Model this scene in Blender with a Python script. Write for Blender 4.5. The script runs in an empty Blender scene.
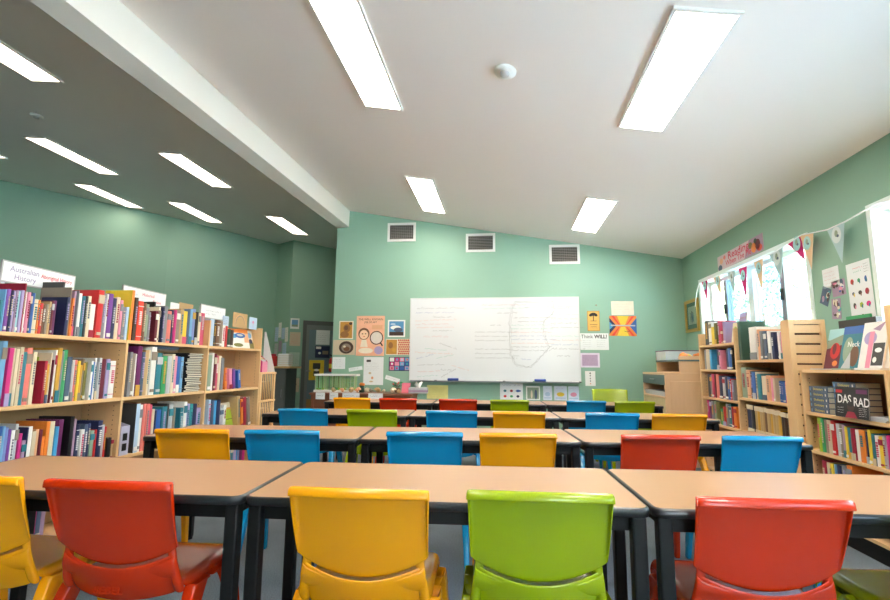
import bpy, bmesh, math, random
from mathutils import Vector, Matrix
PI = math.pi
scene = bpy.context.scene
COL = scene.collection
random.seed(7)

# ------------------------------------------------------------------ colours
def lin(c):
    return c/12.92 if c <= 0.04045 else ((c+0.055)/1.055)**2.4
def rgb(r, g, b):
    return (lin(r/255), lin(g/255), lin(b/255), 1.0)

_m = {}
def mat(name, col, rough=0.5, spec=0.5, metal=0.0, coat=0.0, noise=0.0, nscale=20.0, bump=0.0, stretch=(1, 1, 1), emit=None, estr=0.0, sss=0.0):
    """Principled material with a procedural noise variation of the base colour."""
    if name in _m: return _m[name]
    m = bpy.data.materials.new(name); m.use_nodes = True
    nt = m.node_tree; b = nt.nodes['Principled BSDF']
    b.inputs['Base Color'].default_value = col
    b.inputs['Roughness'].default_value = rough
    b.inputs['Specular IOR Level'].default_value = spec
    b.inputs['Metallic'].default_value = metal
    b.inputs['Coat Weight'].default_value = coat
    b.inputs['Coat Roughness'].default_value = 0.12
    if noise or bump:
        tc = nt.nodes.new('ShaderNodeTexCoord'); mp = nt.nodes.new('ShaderNodeMapping')
        mp.inputs['Scale'].default_value = stretch
        n = nt.nodes.new('ShaderNodeTexNoise'); n.inputs['Scale'].default_value = nscale; n.inputs['Detail'].default_value = 5
        nt.links.new(tc.outputs['Object'], mp.inputs['Vector']); nt.links.new(mp.outputs[0], n.inputs['Vector'])
        if noise:
            mx = nt.nodes.new('ShaderNodeMix'); mx.data_type = 'RGBA'
            mx.inputs[6].default_value = tuple(c*(1-noise) for c in col[:3])+(1,)
            mx.inputs[7].default_value = tuple(min(1, c*(1+noise)) for c in col[:3])+(1,)
            nt.links.new(n.outputs['Fac'], mx.inputs[0]); nt.links.new(mx.outputs[2], b.inputs['Base Color'])
        if bump:
            bp = nt.nodes.new('ShaderNodeBump'); bp.inputs['Strength'].default_value = bump; bp.inputs['Distance'].default_value = 0.01
            nt.links.new(n.outputs['Fac'], bp.inputs['Height']); nt.links.new(bp.outputs[0], b.inputs['Normal'])
    if emit:
        b.inputs['Emission Color'].default_value = emit; b.inputs['Emission Strength'].default_value = estr
    _m[name] = m
    return m

def glass_mat(name, tint, refl=0.06):
    if name in _m: return _m[name]
    m = bpy.data.materials.new(name); m.use_nodes = True; nt = m.node_tree; nt.nodes.clear()
    o = nt.nodes.new('ShaderNodeOutputMaterial'); t = nt.nodes.new('ShaderNodeBsdfTransparent'); g = nt.nodes.new('ShaderNodeBsdfGlossy')
    t.inputs['Color'].default_value = tint; g.inputs['Roughness'].default_value = 0.02
    mx = nt.nodes.new('ShaderNodeMixShader'); mx.inputs[0].default_value = refl
    nt.links.new(t.outputs[0], mx.inputs[1]); nt.links.new(g.outputs[0], mx.inputs[2]); nt.links.new(mx.outputs[0], o.inputs[0])
    _m[name] = m
    return m

# ------------------------------------------------------------------ mesh builder
class MB:
    def __init__(s): s.v = []; s.f = []; s.mi = []; s.mats = []; s.sm = []
    def _i(s, m):
        if m not in s.mats: s.mats.append(m)
        return s.mats.index(m)
    def add(s, vs, fs, m, smooth=False):
        k = len(s.v); s.v += [tuple(v) for v in vs]; i = s._i(m)
        for f in fs: s.f.append(tuple(k+j for j in f)); s.mi.append(i); s.sm.append(smooth)
        return s
    def box(s, a, b, m, T=None):
        x0, y0, z0 = a; x1, y1, z1 = b
        x0, x1 = sorted((x0, x1)); y0, y1 = sorted((y0, y1)); z0, z1 = sorted((z0, z1))
        vs = [Vector(p) for p in ((x0,y0,z0),(x1,y0,z0),(x1,y1,z0),(x0,y1,z0),(x0,y0,z1),(x1,y0,z1),(x1,y1,z1),(x0,y1,z1))]
        if T is not None: vs = [T @ v for v in vs]
        return s.add(vs, [(0,3,2,1),(4,5,6,7),(0,1,5,4),(1,2,6,5),(2,3,7,6),(3,0,4,7)], m)
    def rbox(s, a, b, m, r=0.005, T=None, seg=2):
        """box with rounded edges"""
        bm = bmesh.new(); bmesh.ops.create_cube(bm, size=1.0)
        sx, sy, sz = (b[0]-a[0], b[1]-a[1], b[2]-a[2])
        for v in bm.verts:
            v.co = Vector(((a[0]+b[0])/2+v.co.x*sx, (a[1]+b[1])/2+v.co.y*sy, (a[2]+b[2])/2+v.co.z*sz))
        r = min(r, abs(sx)*.45, abs(sy)*.45, abs(sz)*.45)
        bmesh.ops.bevel(bm, geom=bm.edges[:], offset=r, segments=seg, affect='EDGES', profile=.5)
        bm.verts.index_update()
        vs = [v.co.copy() for v in bm.verts]
        if T is not None: vs = [T @ v for v in vs]
        s.add(vs, [[v.index for v in f.verts] for f in bm.faces], m, False); bm.free()
        return s
    def prism(s, pts, d, m):
        """extrude polygon pts (3D list) by vector d"""
        n = len(pts); P = [Vector(p) for p in pts]; D = Vector(d)
        return s.add(P+[p+D for p in P], [tuple(range(n))[::-1], tuple(range(n, 2*n))]+[(i, (i+1)%n, n+(i+1)%n, n+i) for i in range(n)], m)
    def tube(s, path, r, m, n=8, cap=True):
        P = [Vector(p) for p in path]; rs = r if isinstance(r, (list, tuple)) else [r]*len(P)
        vs = []; fs = []
        up = Vector((0, 0, 1))
        for i, p in enumerate(P):
            t = (P[min(i+1, len(P)-1)]-P[max(i-1, 0)]).normalized()
            a = t.cross(up) if abs(t.dot(up)) < .95 else t.cross(Vector((1, 0, 0)))
            a.normalize(); b = t.cross(a)
            for k in range(n):
                w = 2*PI*k/n; vs.append(p+(a*math.cos(w)+b*math.sin(w))*rs[i])
        for i in range(len(P)-1):
            for k in range(n):
                fs.append((i*n+k, i*n+(k+1)%n, (i+1)*n+(k+1)%n, (i+1)*n+k))
        if cap: fs += [tuple(range(n)), tuple(range((len(P)-1)*n, len(P)*n))[::-1]]
        return s.add(vs, fs, m, True)
    def lathe(s, prof, c, m, n=20, axis='z'):
        vs = []; fs = []; c = Vector(c)
        for (r, h) in prof:
            for k in range(n):
                w = 2*PI*k/n
                if axis == 'z': vs.append(c+Vector((r*math.cos(w), r*math.sin(w), h)))
                elif axis == 'y': vs.append(c+Vector((r*math.cos(w), h, r*math.sin(w))))
                else: vs.append(c+Vector((h, r*math.cos(w), r*math.sin(w))))
        for i in range(len(prof)-1):
            for k in range(n): fs.append((i*n+k, i*n+(k+1)%n, (i+1)*n+(k+1)%n, (i+1)*n+k))
        return s.add(vs, fs, m, True)
    def blob(s, c, r, m, seed=0, amp=.2, sub=2):
        bm = bmesh.new(); bmesh.ops.create_icosphere(bm, subdivisions=sub, radius=1)
        rn = random.Random(seed); ph = [rn.uniform(0, 6) for _ in range(6)]
        vs = []
        for v in bm.verts:
            q = v.co; k = 1+amp*(math.sin(3*q.x+ph[0])*math.sin(4*q.y+ph[1])+.5*math.sin(7*q.z+ph[2]+3*q.x)+.4*math.sin(9*q.y+ph[3]))
            vs.append(Vector(c)+Vector((q.x*r[0]*k, q.y*r[1]*k, q.z*r[2]*k)))
        s.add(vs, [[v.index for v in f.verts] for f in bm.faces], m, True); bm.free()
        return s
    def build(s, name, parent=None, loc=None, bevel=0, subsurf=0, fix=True):
        me = bpy.data.meshes.new(name); me.from_pydata([tuple(v) for v in s.v], [], s.f)
        for m in s.mats: me.materials.append(m)
        me.polygons.foreach_set('material_index', s.mi); me.polygons.foreach_set('use_smooth', s.sm)
        if fix:
            bm = bmesh.new(); bm.from_mesh(me); bmesh.ops.recalc_face_normals(bm, faces=bm.faces[:]); bm.to_mesh(me); bm.free()
        me.update()
        o = bpy.data.objects.new(name, me); COL.objects.link(o)
        if parent: o.parent = parent
        if loc: o.location = loc
        if bevel:
            md = o.modifiers.new('bevel', 'BEVEL'); md.width = bevel; md.segments = 2; md.limit_method = 'ANGLE'
        if subsurf:
            md = o.modifiers.new('sub', 'SUBSURF'); md.levels = md.render_levels = subsurf
        return o

class PL:
    """a flat frame (origin, right u, up v, normal n) on which marks are laid as thin pieces of one mesh"""
    def __init__(s, mb, o, u, v): s.mb = mb; s.o = Vector(o); s.u = Vector(u).normalized(); s.v = Vector(v).normalized(); s.n = s.u.cross(s.v)
    def P(s, x, y, h=0): return s.o+s.u*x+s.v*y+s.n*h
    def slab(s, x0, y0, x1, y1, t, m, h0=0):
        a = [s.P(x0,y0,h0), s.P(x1,y0,h0), s.P(x1,y1,h0), s.P(x0,y1,h0)]
        b = [p+s.n*t for p in a]
        s.mb.add(a+b, [(0,3,2,1),(4,5,6,7),(0,1,5,4),(1,2,6,5),(2,3,7,6),(3,0,4,7)], m)
    def rect(s, x0, y0, x1, y1, m, h): s.mb.add([s.P(x0,y0,h), s.P(x1,y0,h), s.P(x1,y1,h), s.P(x0,y1,h)], [(0,1,2,3)], m)
    def poly(s, pts, m, h): s.mb.add([s.P(x,y,h) for x, y in pts], [tuple(range(len(pts)))], m)
    def disc(s, cx, cy, rx, ry, m, h, n=20): s.poly([(cx+rx*math.cos(2*PI*k/n), cy+ry*math.sin(2*PI*k/n)) for k in range(n)], m, h)
    def line(s, pts, w, m, h):
        vs = []; fs = []
        for i, (x, y) in enumerate(pts):
            a = pts[max(i-1, 0)]; b = pts[min(i+1, len(pts)-1)]
            dx, dy = b[0]-a[0], b[1]-a[1]; l = math.hypot(dx, dy) or 1
            nx, ny = -dy/l*w/2, dx/l*w/2
            vs += [s.P(x+nx, y+ny, h), s.P(x-nx, y-ny, h)]
            if i: fs.append((2*i-2, 2*i-1, 2*i+1, 2*i))
        s.mb.add(vs, fs, m)
    def scribble(s, x, y, L, hgt, m, h, rn, w=0.003, slope=0.0):
        """one line of handwriting: words of joined up strokes"""
        cx = 0
        while cx < L:
            wl = min(rn.uniform(2.5, 7)*hgt, L-cx); k = max(4, int(wl/(hgt*.38)))
            pts = []
            for i in range(k):
                yy = (hgt*(.55 if i % 2 else 0))*rn.uniform(.6, 1)+(hgt*.45 if rn.random() < .18 else 0)
                pts.append((x+cx+wl*i/k, y+yy+slope*(cx+wl*i/k)))
            if len(pts) > 1: s.line(pts, w, m, h)
            cx += wl+hgt*.55
    def text(s, txt, x, y, size, m, h, align='LEFT', bold=0.0, sx=1.0, thick=0.0):
        vs, fs = text_mesh(txt, align, bold)
        s.mb.add([s.P(x+a*size*sx, y+b*size, h) for a, b in vs], fs, m)

_tx = {}
def text_mesh(txt, align='LEFT', bold=0.0):
    key = (txt, align, bold)
    if key in _tx: return _tx[key]
    c = bpy.data.curves.new('lettering', 'FONT'); c.body = txt; c.size = 1; c.align_x = align; c.offset = bold; c.resolution_u = 3
    o = bpy.data.objects.new('lettering', c); COL.objects.link(o)
    dg = bpy.context.evaluated_depsgraph_get(); me = bpy.data.meshes.new_from_object(o.evaluated_get(dg))
    r = ([(v.co.x, v.co.y) for v in me.vertices], [tuple(p.vertices) for p in me.polygons])
    bpy.data.objects.remove(o); bpy.data.curves.remove(c); bpy.data.meshes.remove(me)
    _tx[key] = r
    return r

def tag(o, label, cat, group=None, kind=None):
    o['label'] = label; o['category'] = cat
    if group: o['group'] = group
    if kind: o['kind'] = kind
    return o
def thing(name, label, cat, loc=(0, 0, 0), rz=0.0, group=None):
    o = bpy.data.objects.new(name, None); o.empty_display_size = .1; COL.objects.link(o)
    o.location = loc; o.rotation_euler = (0, 0, rz)
    return tag(o, label, cat, group)
def struct(o, label=None):
    o['kind'] = 'structure'
    if label: o['label'] = label
    return o
def copy_tree(o, parent=None):
    c = o.copy(); COL.objects.link(c)
    if parent is not None: c.parent = parent
    for ch in list(o.children): copy_tree(ch, c)
    return c

# ------------------------------------------------------------------ palette
PAL = {k: rgb(*v) for k, v in {
 'white': (232,230,226), 'cream': (222,208,180), 'beige': (205,188,160), 'tan': (190,158,112), 'taupe': (140,126,112), 'brown': (112,76,52),
 'dark brown': (68,50,42), 'black': (28,27,30), 'charcoal': (62,62,62), 'grey': (128,130,136), 'pale grey': (186,188,192), 'slate': (74,92,118),
 'navy': (38,46,84), 'blue': (48,96,168), 'light blue': (112,164,206), 'pale blue': (176,200,224), 'sky': (66,156,206), 'periwinkle': (120,136,196),
 'teal': (44,120,136), 'turquoise': (60,166,170), 'aqua': (158,208,212), 'green': (60,158,100), 'dark green': (44,74,58), 'sage': (140,160,138),
 'lime': (158,186,52), 'olive': (112,112,56), 'yellow': (232,200,58), 'mustard': (208,158,58), 'orange': (228,128,48), 'peach': (228,170,130),
 'salmon': (226,122,112), 'scarlet': (226,66,44), 'red': (196,38,40), 'crimson': (158,28,56), 'maroon': (104,30,48), 'rose': (206,80,110),
 'pink': (226,142,170), 'magenta': (200,44,124), 'plum': (104,34,92), 'purple': (118,66,150), 'violet': (142,84,160), 'lilac': (170,156,200), 'mauve': (168,138,164)}.items()}
def pal(c): return mat('book_'+c.replace(' ', '_'), PAL[c], rough=.42, noise=.07, nscale=35)
M_page = mat('paper_pages', rgb(230,222,204), rough=.9, noise=.06, nscale=160, stretch=(1,1,.05))
M_white = mat('white_print', rgb(238,238,235), rough=.6)
M_ink = mat('black_ink', rgb(40,38,40), rough=.6)

# surfaces
GREEN = (140,178,157)
M_wall = mat('green_wall_paint', rgb(*GREEN), rough=.55, noise=.02, nscale=3)
M_ceil = mat('white_ceiling_board', rgb(243,236,231), rough=.75, noise=.008, nscale=2)
M_beam = mat('white_beam_paint', rgb(236,232,222), rough=.6)
M_lam = mat('birch_laminate', rgb(176,134,98), rough=.28, noise=.05, nscale=5, stretch=(1.2,26,26), coat=.0)
M_shelf = mat('maple_shelf_board', rgb(222,182,132), rough=.45, noise=.06, nscale=6, stretch=(14,14,1.2))
M_shelf2 = mat('maple_shelf_shaded', rgb(172,136,96), rough=.5, noise=.06, nscale=6, stretch=(14,14,1.2))  # maple darkened: the shade inside the cases is put into the colour
M_pine = mat('pale_pine', rgb(232,192,138), rough=.5, noise=.07, nscale=7, stretch=(12,12,1))
M_black = mat('black_powder_coat', rgb(13,13,15), rough=.5, spec=.3)
M_edge = mat('black_pvc_edge', rgb(26,27,31), rough=.3, coat=.3)
M_groove = mat('slat_groove_shadow_gap', rgb(96,66,44), rough=.8)
M_frame = mat('white_window_frame', rgb(226,238,234), rough=.35)
M_alu = mat('grey_aluminium', rgb(140,146,150), rough=.35, metal=.4)
M_grey = mat('grey_door_paint', rgb(92,96,96), rough=.5)
M_paper = mat('white_paper', rgb(232,236,238), rough=.7, noise=.02, nscale=30)
M_trim = mat('white_trim', rgb(236,236,232), rough=.45)

def carpet():
    m = bpy.data.materials.new('blue_grey_carpet'); m.use_nodes = True; nt = m.node_tree; b = nt.nodes['Principled BSDF']
    tc = nt.nodes.new('ShaderNodeTexCoord'); n = nt.nodes.new('ShaderNodeTexNoise'); n.inputs['Scale'].default_value = 160; n.inputs['Detail'].default_value = 6
    n2 = nt.nodes.new('ShaderNodeTexNoise'); n2.inputs['Scale'].default_value = 3
    nt.links.new(tc.outputs['Object'], n.inputs['Vector']); nt.links.new(tc.outputs['Object'], n2.inputs['Vector'])
    a = nt.nodes.new('ShaderNodeMath'); a.operation = 'MULTIPLY_ADD'; a.inputs[1].default_value = .35; nt.links.new(n2.outputs['Fac'], a.inputs[0]); nt.links.new(n.outputs['Fac'], a.inputs[2])
    r = nt.nodes.new('ShaderNodeValToRGB'); r.color_ramp.elements[0].position = .4; r.color_ramp.elements[0].color = rgb(74,86,94); r.color_ramp.elements[1].position = .9; r.color_ramp.elements[1].color = rgb(122,134,142)
    nt.links.new(a.outputs[0], r.inputs[0]); nt.links.new(r.outputs[0], b.inputs['Base Color']); b.inputs['Roughness'].default_value = .95
    bp = nt.nodes.new('ShaderNodeBump'); bp.inputs['Strength'].default_value = .6; bp.inputs['Distance'].default_value = .004
    nt.links.new(n.outputs['Fac'], bp.inputs['Height']); nt.links.new(bp.outputs[0], b.inputs['Normal'])
    return m

# ------------------------------------------------------------------ ROOM
CS = .1765
def ceil_main(x): return 3.512-CS*(x+2.378)
def ceil_wing(x): return 3.545-.11*(x+2.58)
Y0, Y1, XR = -2.4, 7.0, 2.5
b = MB(); b.box((-11.2, Y0-.1, -.1), (XR+.2, 11.2, 0), carpet()); struct(b.build('floor'))
b = MB()
xs = (-2.5, XR+.2)
b.prism([(xs[0], Y0, ceil_main(xs[0])), (xs[1], Y0, ceil_main(xs[1])), (xs[1], Y0, ceil_main(xs[1])+.1), (xs[0], Y0, ceil_main(xs[0])+.1)], (0, Y1+.14-Y0, 0), M_ceil)
xw = (-11.2, -2.5)
b.prism([(xw[0], Y0, ceil_wing(xw[0])), (xw[1], Y0, ceil_wing(xw[1])), (xw[1], Y0, ceil_wing(xw[1])+.1), (xw[0], Y0, ceil_wing(xw[0])+.1)], (0, 11.2-Y0, 0), M_ceil)
b.box((-2.5, 7.14, 3.53), (-2.2, 11.2, 3.63), M_ceil)
struct(b.build('ceiling'))
# dropped beam, slightly out of parallel with the room
b = MB(); sk = .039
def bx_(x, y): return x-sk*(7-y)
zb = 3.255
pts = []
for y in (Y0, 7.0):
    pts.append([(bx_(-2.575, y), y, zb-.015), (bx_(-2.385, y), y, zb), (bx_(-2.38, y), y, 3.56), (bx_(-2.575, y), y, 3.56)])
b.add(pts[0]+pts[1], [(0,1,2,3),(7,6,5,4),(0,4,5,1),(1,5,6,2),(2,6,7,3),(3,7,4,0)], M_beam)
struct(b.build('trim_beam'))
# back wall
b = MB(); b.box((-2.575, 7.0, 0), (XR+.2, 7.14, 3.6), M_wall); struct(b.build('wall_back'))
# right wall with three window openings
W1 = (4.24, 6.42, 1.50, 2.205); W2 = (.95, 3.50, 1.10, 2.205); W3 = (-1.9, .2, 1.10, 2.205)
b = MB(); X0, X1 = XR, XR+.2; top = 3.0
b.box((X0, Y0, 0), (X1, 7.0, 1.10), M_wall); b.box((X0, Y0, 2.205), (X1, 7.0, top), M_wall)
b.box((X0, Y0, 1.10), (X1, W3[0], 2.205), M_wall); b.box((X0, W3[1], 1.10), (X1, W2[0], 2.205), M_wall)
b.box((X0, W2[1], 1.10), (X1, W1[0], 2.205), M_wall); b.box((X0, W1[1], 1.10), (X1, 7.0, 2.205), M_wall); b.box((X0, W1[0], 1.10), (X1, W1[1], 1.5), M_wall)
struct(b.build('wall_right'))
# wing walls (faceted)
WP = [(-11.1, Y0), (-11.1, 5.0), (-8.474, 6.806), (-6.456, 8.355), (-5.032, 10.002), (-4.428, 9.461), (-3.671, 9.988), (-2.2, 11.0)]
def wallseg(p, q, h=5.0, t=.1):
    d = Vector((q[0]-p[0], q[1]-p[1], 0)).normalized(); n = Vector((-d.y, d.x, 0))
    a, c = Vector((*p, 0)), Vector((*q, 0))
    bb = MB(); bb.prism([a, c, c+n*t, a+n*t], (0, 0, h), M_wall); return bb
nm = ['wall_left_rear', 'wall_left', 'wall_left_middle', 'wall_left_far', 'wall_return', 'wall_door', 'wall_door_side']
for k in range(7): struct(wallseg(WP[k], WP[k+1]).build(nm[k]))
b = MB(); b.box((-2.3, 7.14, 0), (-2.2, 11.0, 3.9), M_wall); struct(b.build('wall_partition'))
b = MB(); yr = Y0-.1; dx0, dx1, dz = .85, 1.75, 2.2
b.box((-11.1, yr, 0), (dx0, Y0, 5.0), M_wall); b.box((dx1, yr, 0), (XR+.2, Y0, 5.0), M_wall); b.box((dx0, yr, dz), (dx1, Y0, 5.0), M_wall); struct(b.build('wall_rear'))
b = MB(); b.box((dx0, yr, 0), (dx0+.05, yr+.06, dz), M_frame); b.box((dx1-.05, yr, 0), (dx1, yr+.06, dz), M_frame); b.box((dx0+.05, yr, dz-.05), (dx1-.05, yr+.06, dz), M_frame); b.box((dx0+.05, yr, 0), (dx1-.05, yr+.06, .12), M_frame)
wr = b.build('door_added'); struct(wr)  # out-of-view glazed door, added for daylight and streaks on the chair backs
b = MB(); b.box((dx0+.05, yr+.02, .12), (dx1-.05, yr+.025, dz-.05), glass_mat('window_glass_clear', (.95, .98, .97, 1), .05)); b.build('door_glass', wr)
b = MB(); b.box((-.6, 6.985, 0), (1.8, 7.0, .1), M_trim); b.box((-2.575, 6.985, 0), (-.6, 7.0, .1), M_trim); b.box((1.8, 6.985, 0), (2.5, 7.0, .1), M_trim); struct(b.build('baseboard_back'))

# windows
M_pb = glass_mat('window_glass_double', (.66, .82, .93, 1), .05)
M_pc = glass_mat('window_glass_clear', (.95, .98, .97, 1), .05)
def window(name, W, bars, panes):
    y0, y1, z0, z1 = W
    root = bpy.data.objects.new(name, None); COL.objects.link(root); root.location = (XR+.1, (y0+y1)/2, z0); struct(root)
    inv = Matrix.Translation(-root.location)
    def add(b, n):
        b.v = [tuple(inv @ Vector(v)) for v in b.v]; o = b.build(n, root); return o
    b = MB()
    for (ya, yb, za, zb_) in ((y0, y1, z1-.045, z1), (y0, y1, z0, z0+.04), (y0, y0+.05, z0+.04, z1-.045), (y1-.05, y1, z0+.04, z1-.045)): b.box((XR+.11, ya, za), (XR+.17, yb, zb_), M_frame)
    add(b, 'window_frame')
    b = MB(); b.box((XR-.02, y0-.03, z0-.03), (XR+.11, y1+.03, z0), M_frame); add(b, 'window_sill')
    b = MB()
    t = .04
    b.box((XR-.012, y0-t, z1), (XR, y1+t, z1+t), M_frame); b.box((XR-.012, y0-t, z0), (XR, y0, z1), M_frame); b.box((XR-.012, y1, z0), (XR, y1+t, z1), M_frame)
    b.box((XR, y0, z1-.006), (XR+.11, y1, z1), M_frame); b.box((XR, y1-.006, z0), (XR+.11, y1, z1-.006), M_frame); b.box((XR, y0, z0), (XR+.11, y0+.006, z1-.006), M_frame)
    add(b, 'architrave')
    for (ya, yb) in bars:
        b = MB(); b.rbox((XR+.105, ya, z0+.04), (XR+.175, yb, z1-.045), M_frame if yb-ya > .09 else M_alu, .006); add(b, 'mullion')
    for (ya, yb, m) in panes:
        b = MB(); b.box((XR+.138, ya, z0+.03), (XR+.142, yb, z1-.035), m); add(b, 'window_pane')
    for (ya, yb) in bars[::2]:
        b = MB(); b.rbox((XR+.085, ya+.02, (z0+z1)/2-.09), (XR+.105, ya+.045, (z0+z1)/2+.02), M_black, .004); add(b, 'window_latch')
    return root
M_tb = glass_mat('dimming_glass_double', (.46, .58, .66, 1), .05)  # glass darkened to hold down the bright outside view
M_tc = glass_mat('dimming_glass_single', (.74, .78, .74, 1), .05)
window('window_1', W1, [(4.79, 4.86), (5.36, 5.47), (5.97, 6.03)], [(4.28, 4.8, M_tc), (4.85, 5.37, M_tb), (5.46, 5.98, M_tb), (6.02, 6.38, M_tc)])
window('window_2', W2, [(1.55, 1.61), (2.17, 2.28), (2.84, 2.9)], [(.99, 1.56, M_pc), (1.6, 2.18, M_pb), (2.27, 2.85, M_pb), (2.89, 3.46, M_pc)])
window('window_3', W3, [(-1.3, -1.24), (-.9, -.8), (-.45, -.39)], [(-1.86, -1.29, M_pc), (-1.25, -.89, M_pb), (-.81, -.44, M_pb), (-.4, .16, M_pc)])

# ------------------------------------------------------------------ ceiling lights
M_diff = mat('lit_diffuser', rgb(255,255,255), rough=.6, emit=(1, .87, .74, 1), estr=13.5)
M_tube = mat('lit_tube_band', rgb(255,255,255), rough=.6, emit=(1, .89, .78, 1), estr=16)
M_diffw = mat('lit_diffuser_dim', rgb(255,255,255), rough=.6, emit=(1, .82, .66, 1), estr=4.0)
def light_panel(cx, cy, slope, zc, label, dim=False):
    t = thing('ceiling_light', label, 'ceiling light', (cx, cy, zc), 0, 'recessed ceiling lights')
    t.rotation_euler = (0, math.atan(slope), 0)
    w, l = .15, (.56 if dim else .6)
    b = MB()
    for s in (-1, 1):
        b.box((s*w, -l-.02, -.012), (s*(w+.018), l+.02, .004), M_trim); b.box((-w, s*l, -.012), (w, s*(l+.02), .004), M_trim)
    b.build('light_frame', t)
    b = MB(); dm = M_diffw if dim else M_diff
    b.box((-w, -l, -.005), (w, l, -.001), dm)
    if not dim:
        for s in (-.07, .07): b.box((s-.02, -l+.03, -.0065), (s+.02, l-.03, -.005), M_tube)
    b.build('diffuser', t)
    return t
for (x, y, lb) in ((-.985, 3.05, 'bright fluorescent ceiling panel nearest the beam, cut by the top of the view'),
                   (1.03, 2.945, 'large bright ceiling panel nearest the window side of the room'),
                   (-.955, 5.78, 'small looking ceiling panel over the left vent on the back wall'),
                   (1.045, 5.70, 'small looking ceiling panel over the right vent on the back wall'),
                   (-.985, .30, 'unseen ceiling panel added above the camera on the beam side'), (1.045, .26, 'unseen ceiling panel added above the camera on the window side')):  # last two panels continue the rows out of view, added for light
    light_panel(x, y, CS, ceil_main(x)-.004, lb)
for (x, y, lb) in ((-4.19, 3.08, 'wing ceiling strip light nearest the camera, cut by the left edge of the view'), (-4.09, 5.73, 'wing ceiling strip light in the middle of the row beside the beam'),
                   (-3.99, 8.26, 'wing ceiling strip light farthest along the row beside the beam, near the doorway'), (-5.74, 5.51, 'wing ceiling strip light second row out from the beam, nearer the camera'),
                   (-5.57, 7.87, 'wing ceiling strip light second row out from the beam, nearer the far wall'), (-6.78, 7.25, 'wing ceiling strip light of the outermost row, close to the green wall'),
                   (-7.22, 5.15, 'wing ceiling strip light of the outermost row, just a tip showing at the left edge')):
    light_panel(x, y, .11, ceil_wing(x)-.004, lb, True)

def disc_fitting(name, x, y, z, slope, label, r):
    t = thing(name, label, 'smoke detector', (x, y, z)); t.rotation_euler = (0, math.atan(slope), 0)
    b = MB(); b.lathe([(0, 0), (r, 0), (r, -.012), (r*.92, -.02), (0, -.02)], (0, 0, 0), M_trim, 28); b.build('base_plate', t)
    b = MB(); b.lathe([(r*.45, -.02), (r*.42, -.034), (0, -.036)], (0, 0, 0), mat('detector_grey', rgb(196,192,190), .5), 20); b.build('sensor_dome', t)
disc_fitting('smoke_detector', .02, 3.0, ceil_main(.02)-.001, CS, 'round white smoke detector between the two large ceiling panels', .075)
disc_fitting('smoke_detector', -5.08, 4.36, ceil_wing(-5.08)-.001, .11, 'round detector on the darker wing ceiling at the left', .06)

# air vents
M_dark = mat('vent_cavity_dark', rgb(50,48,46), rough=.9)
for (x0, x1, z0, z1, lb) in ((-1.766, -1.328, 3.0, 3.292, 'left of the three square air grilles high on the back wall'), (-.562, -.125, 2.81, 3.092, 'middle of the three square air grilles high on the back wall'), (.659, 1.093, 2.605, 2.892, 'right of the three square air grilles high on the back wall')):
    t = thing('air_vent', lb, 'vent', ((x0+x1)/2, 7.0, z0), 0, 'air grilles on the back wall')
    w = (x1-x0)/2; h = z1-z0; f = .035
    b = MB(); b.box((-w, -.02, 0), (w, 0, f), M_trim); b.box((-w, -.02, h-f), (w, 0, h), M_trim); b.box((-w, -.02, f), (-w+f, 0, h-f), M_trim); b.box((w-f, -.02, f), (w, 0, h-f), M_trim); b.build('vent_frame', t)
    b = MB(); b.box((-w+f, -.004, f), (w-f, -.001, h-f), M_dark); b.build('duct_cavity', t)
    b = MB(); sm = mat('vent_slat_grey', rgb(140,136,130), .5)
    for k in range(9):
        zz = f+(h-2*f)*(k+.5)/9; b.box((-w+f, -.016, zz-.003), (w-f, -.005, zz+.003), sm)
    for k in range(1, 12):
        xx = -w+f+(2*w-2*f)*k/12; b.box((xx-.0015, -.018, f), (xx+.0015, -.006, h-f), sm)
    b.build('louvre_grid', t)
SKY = 1.0; EXPO = 1.28; SUN = 110
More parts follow.
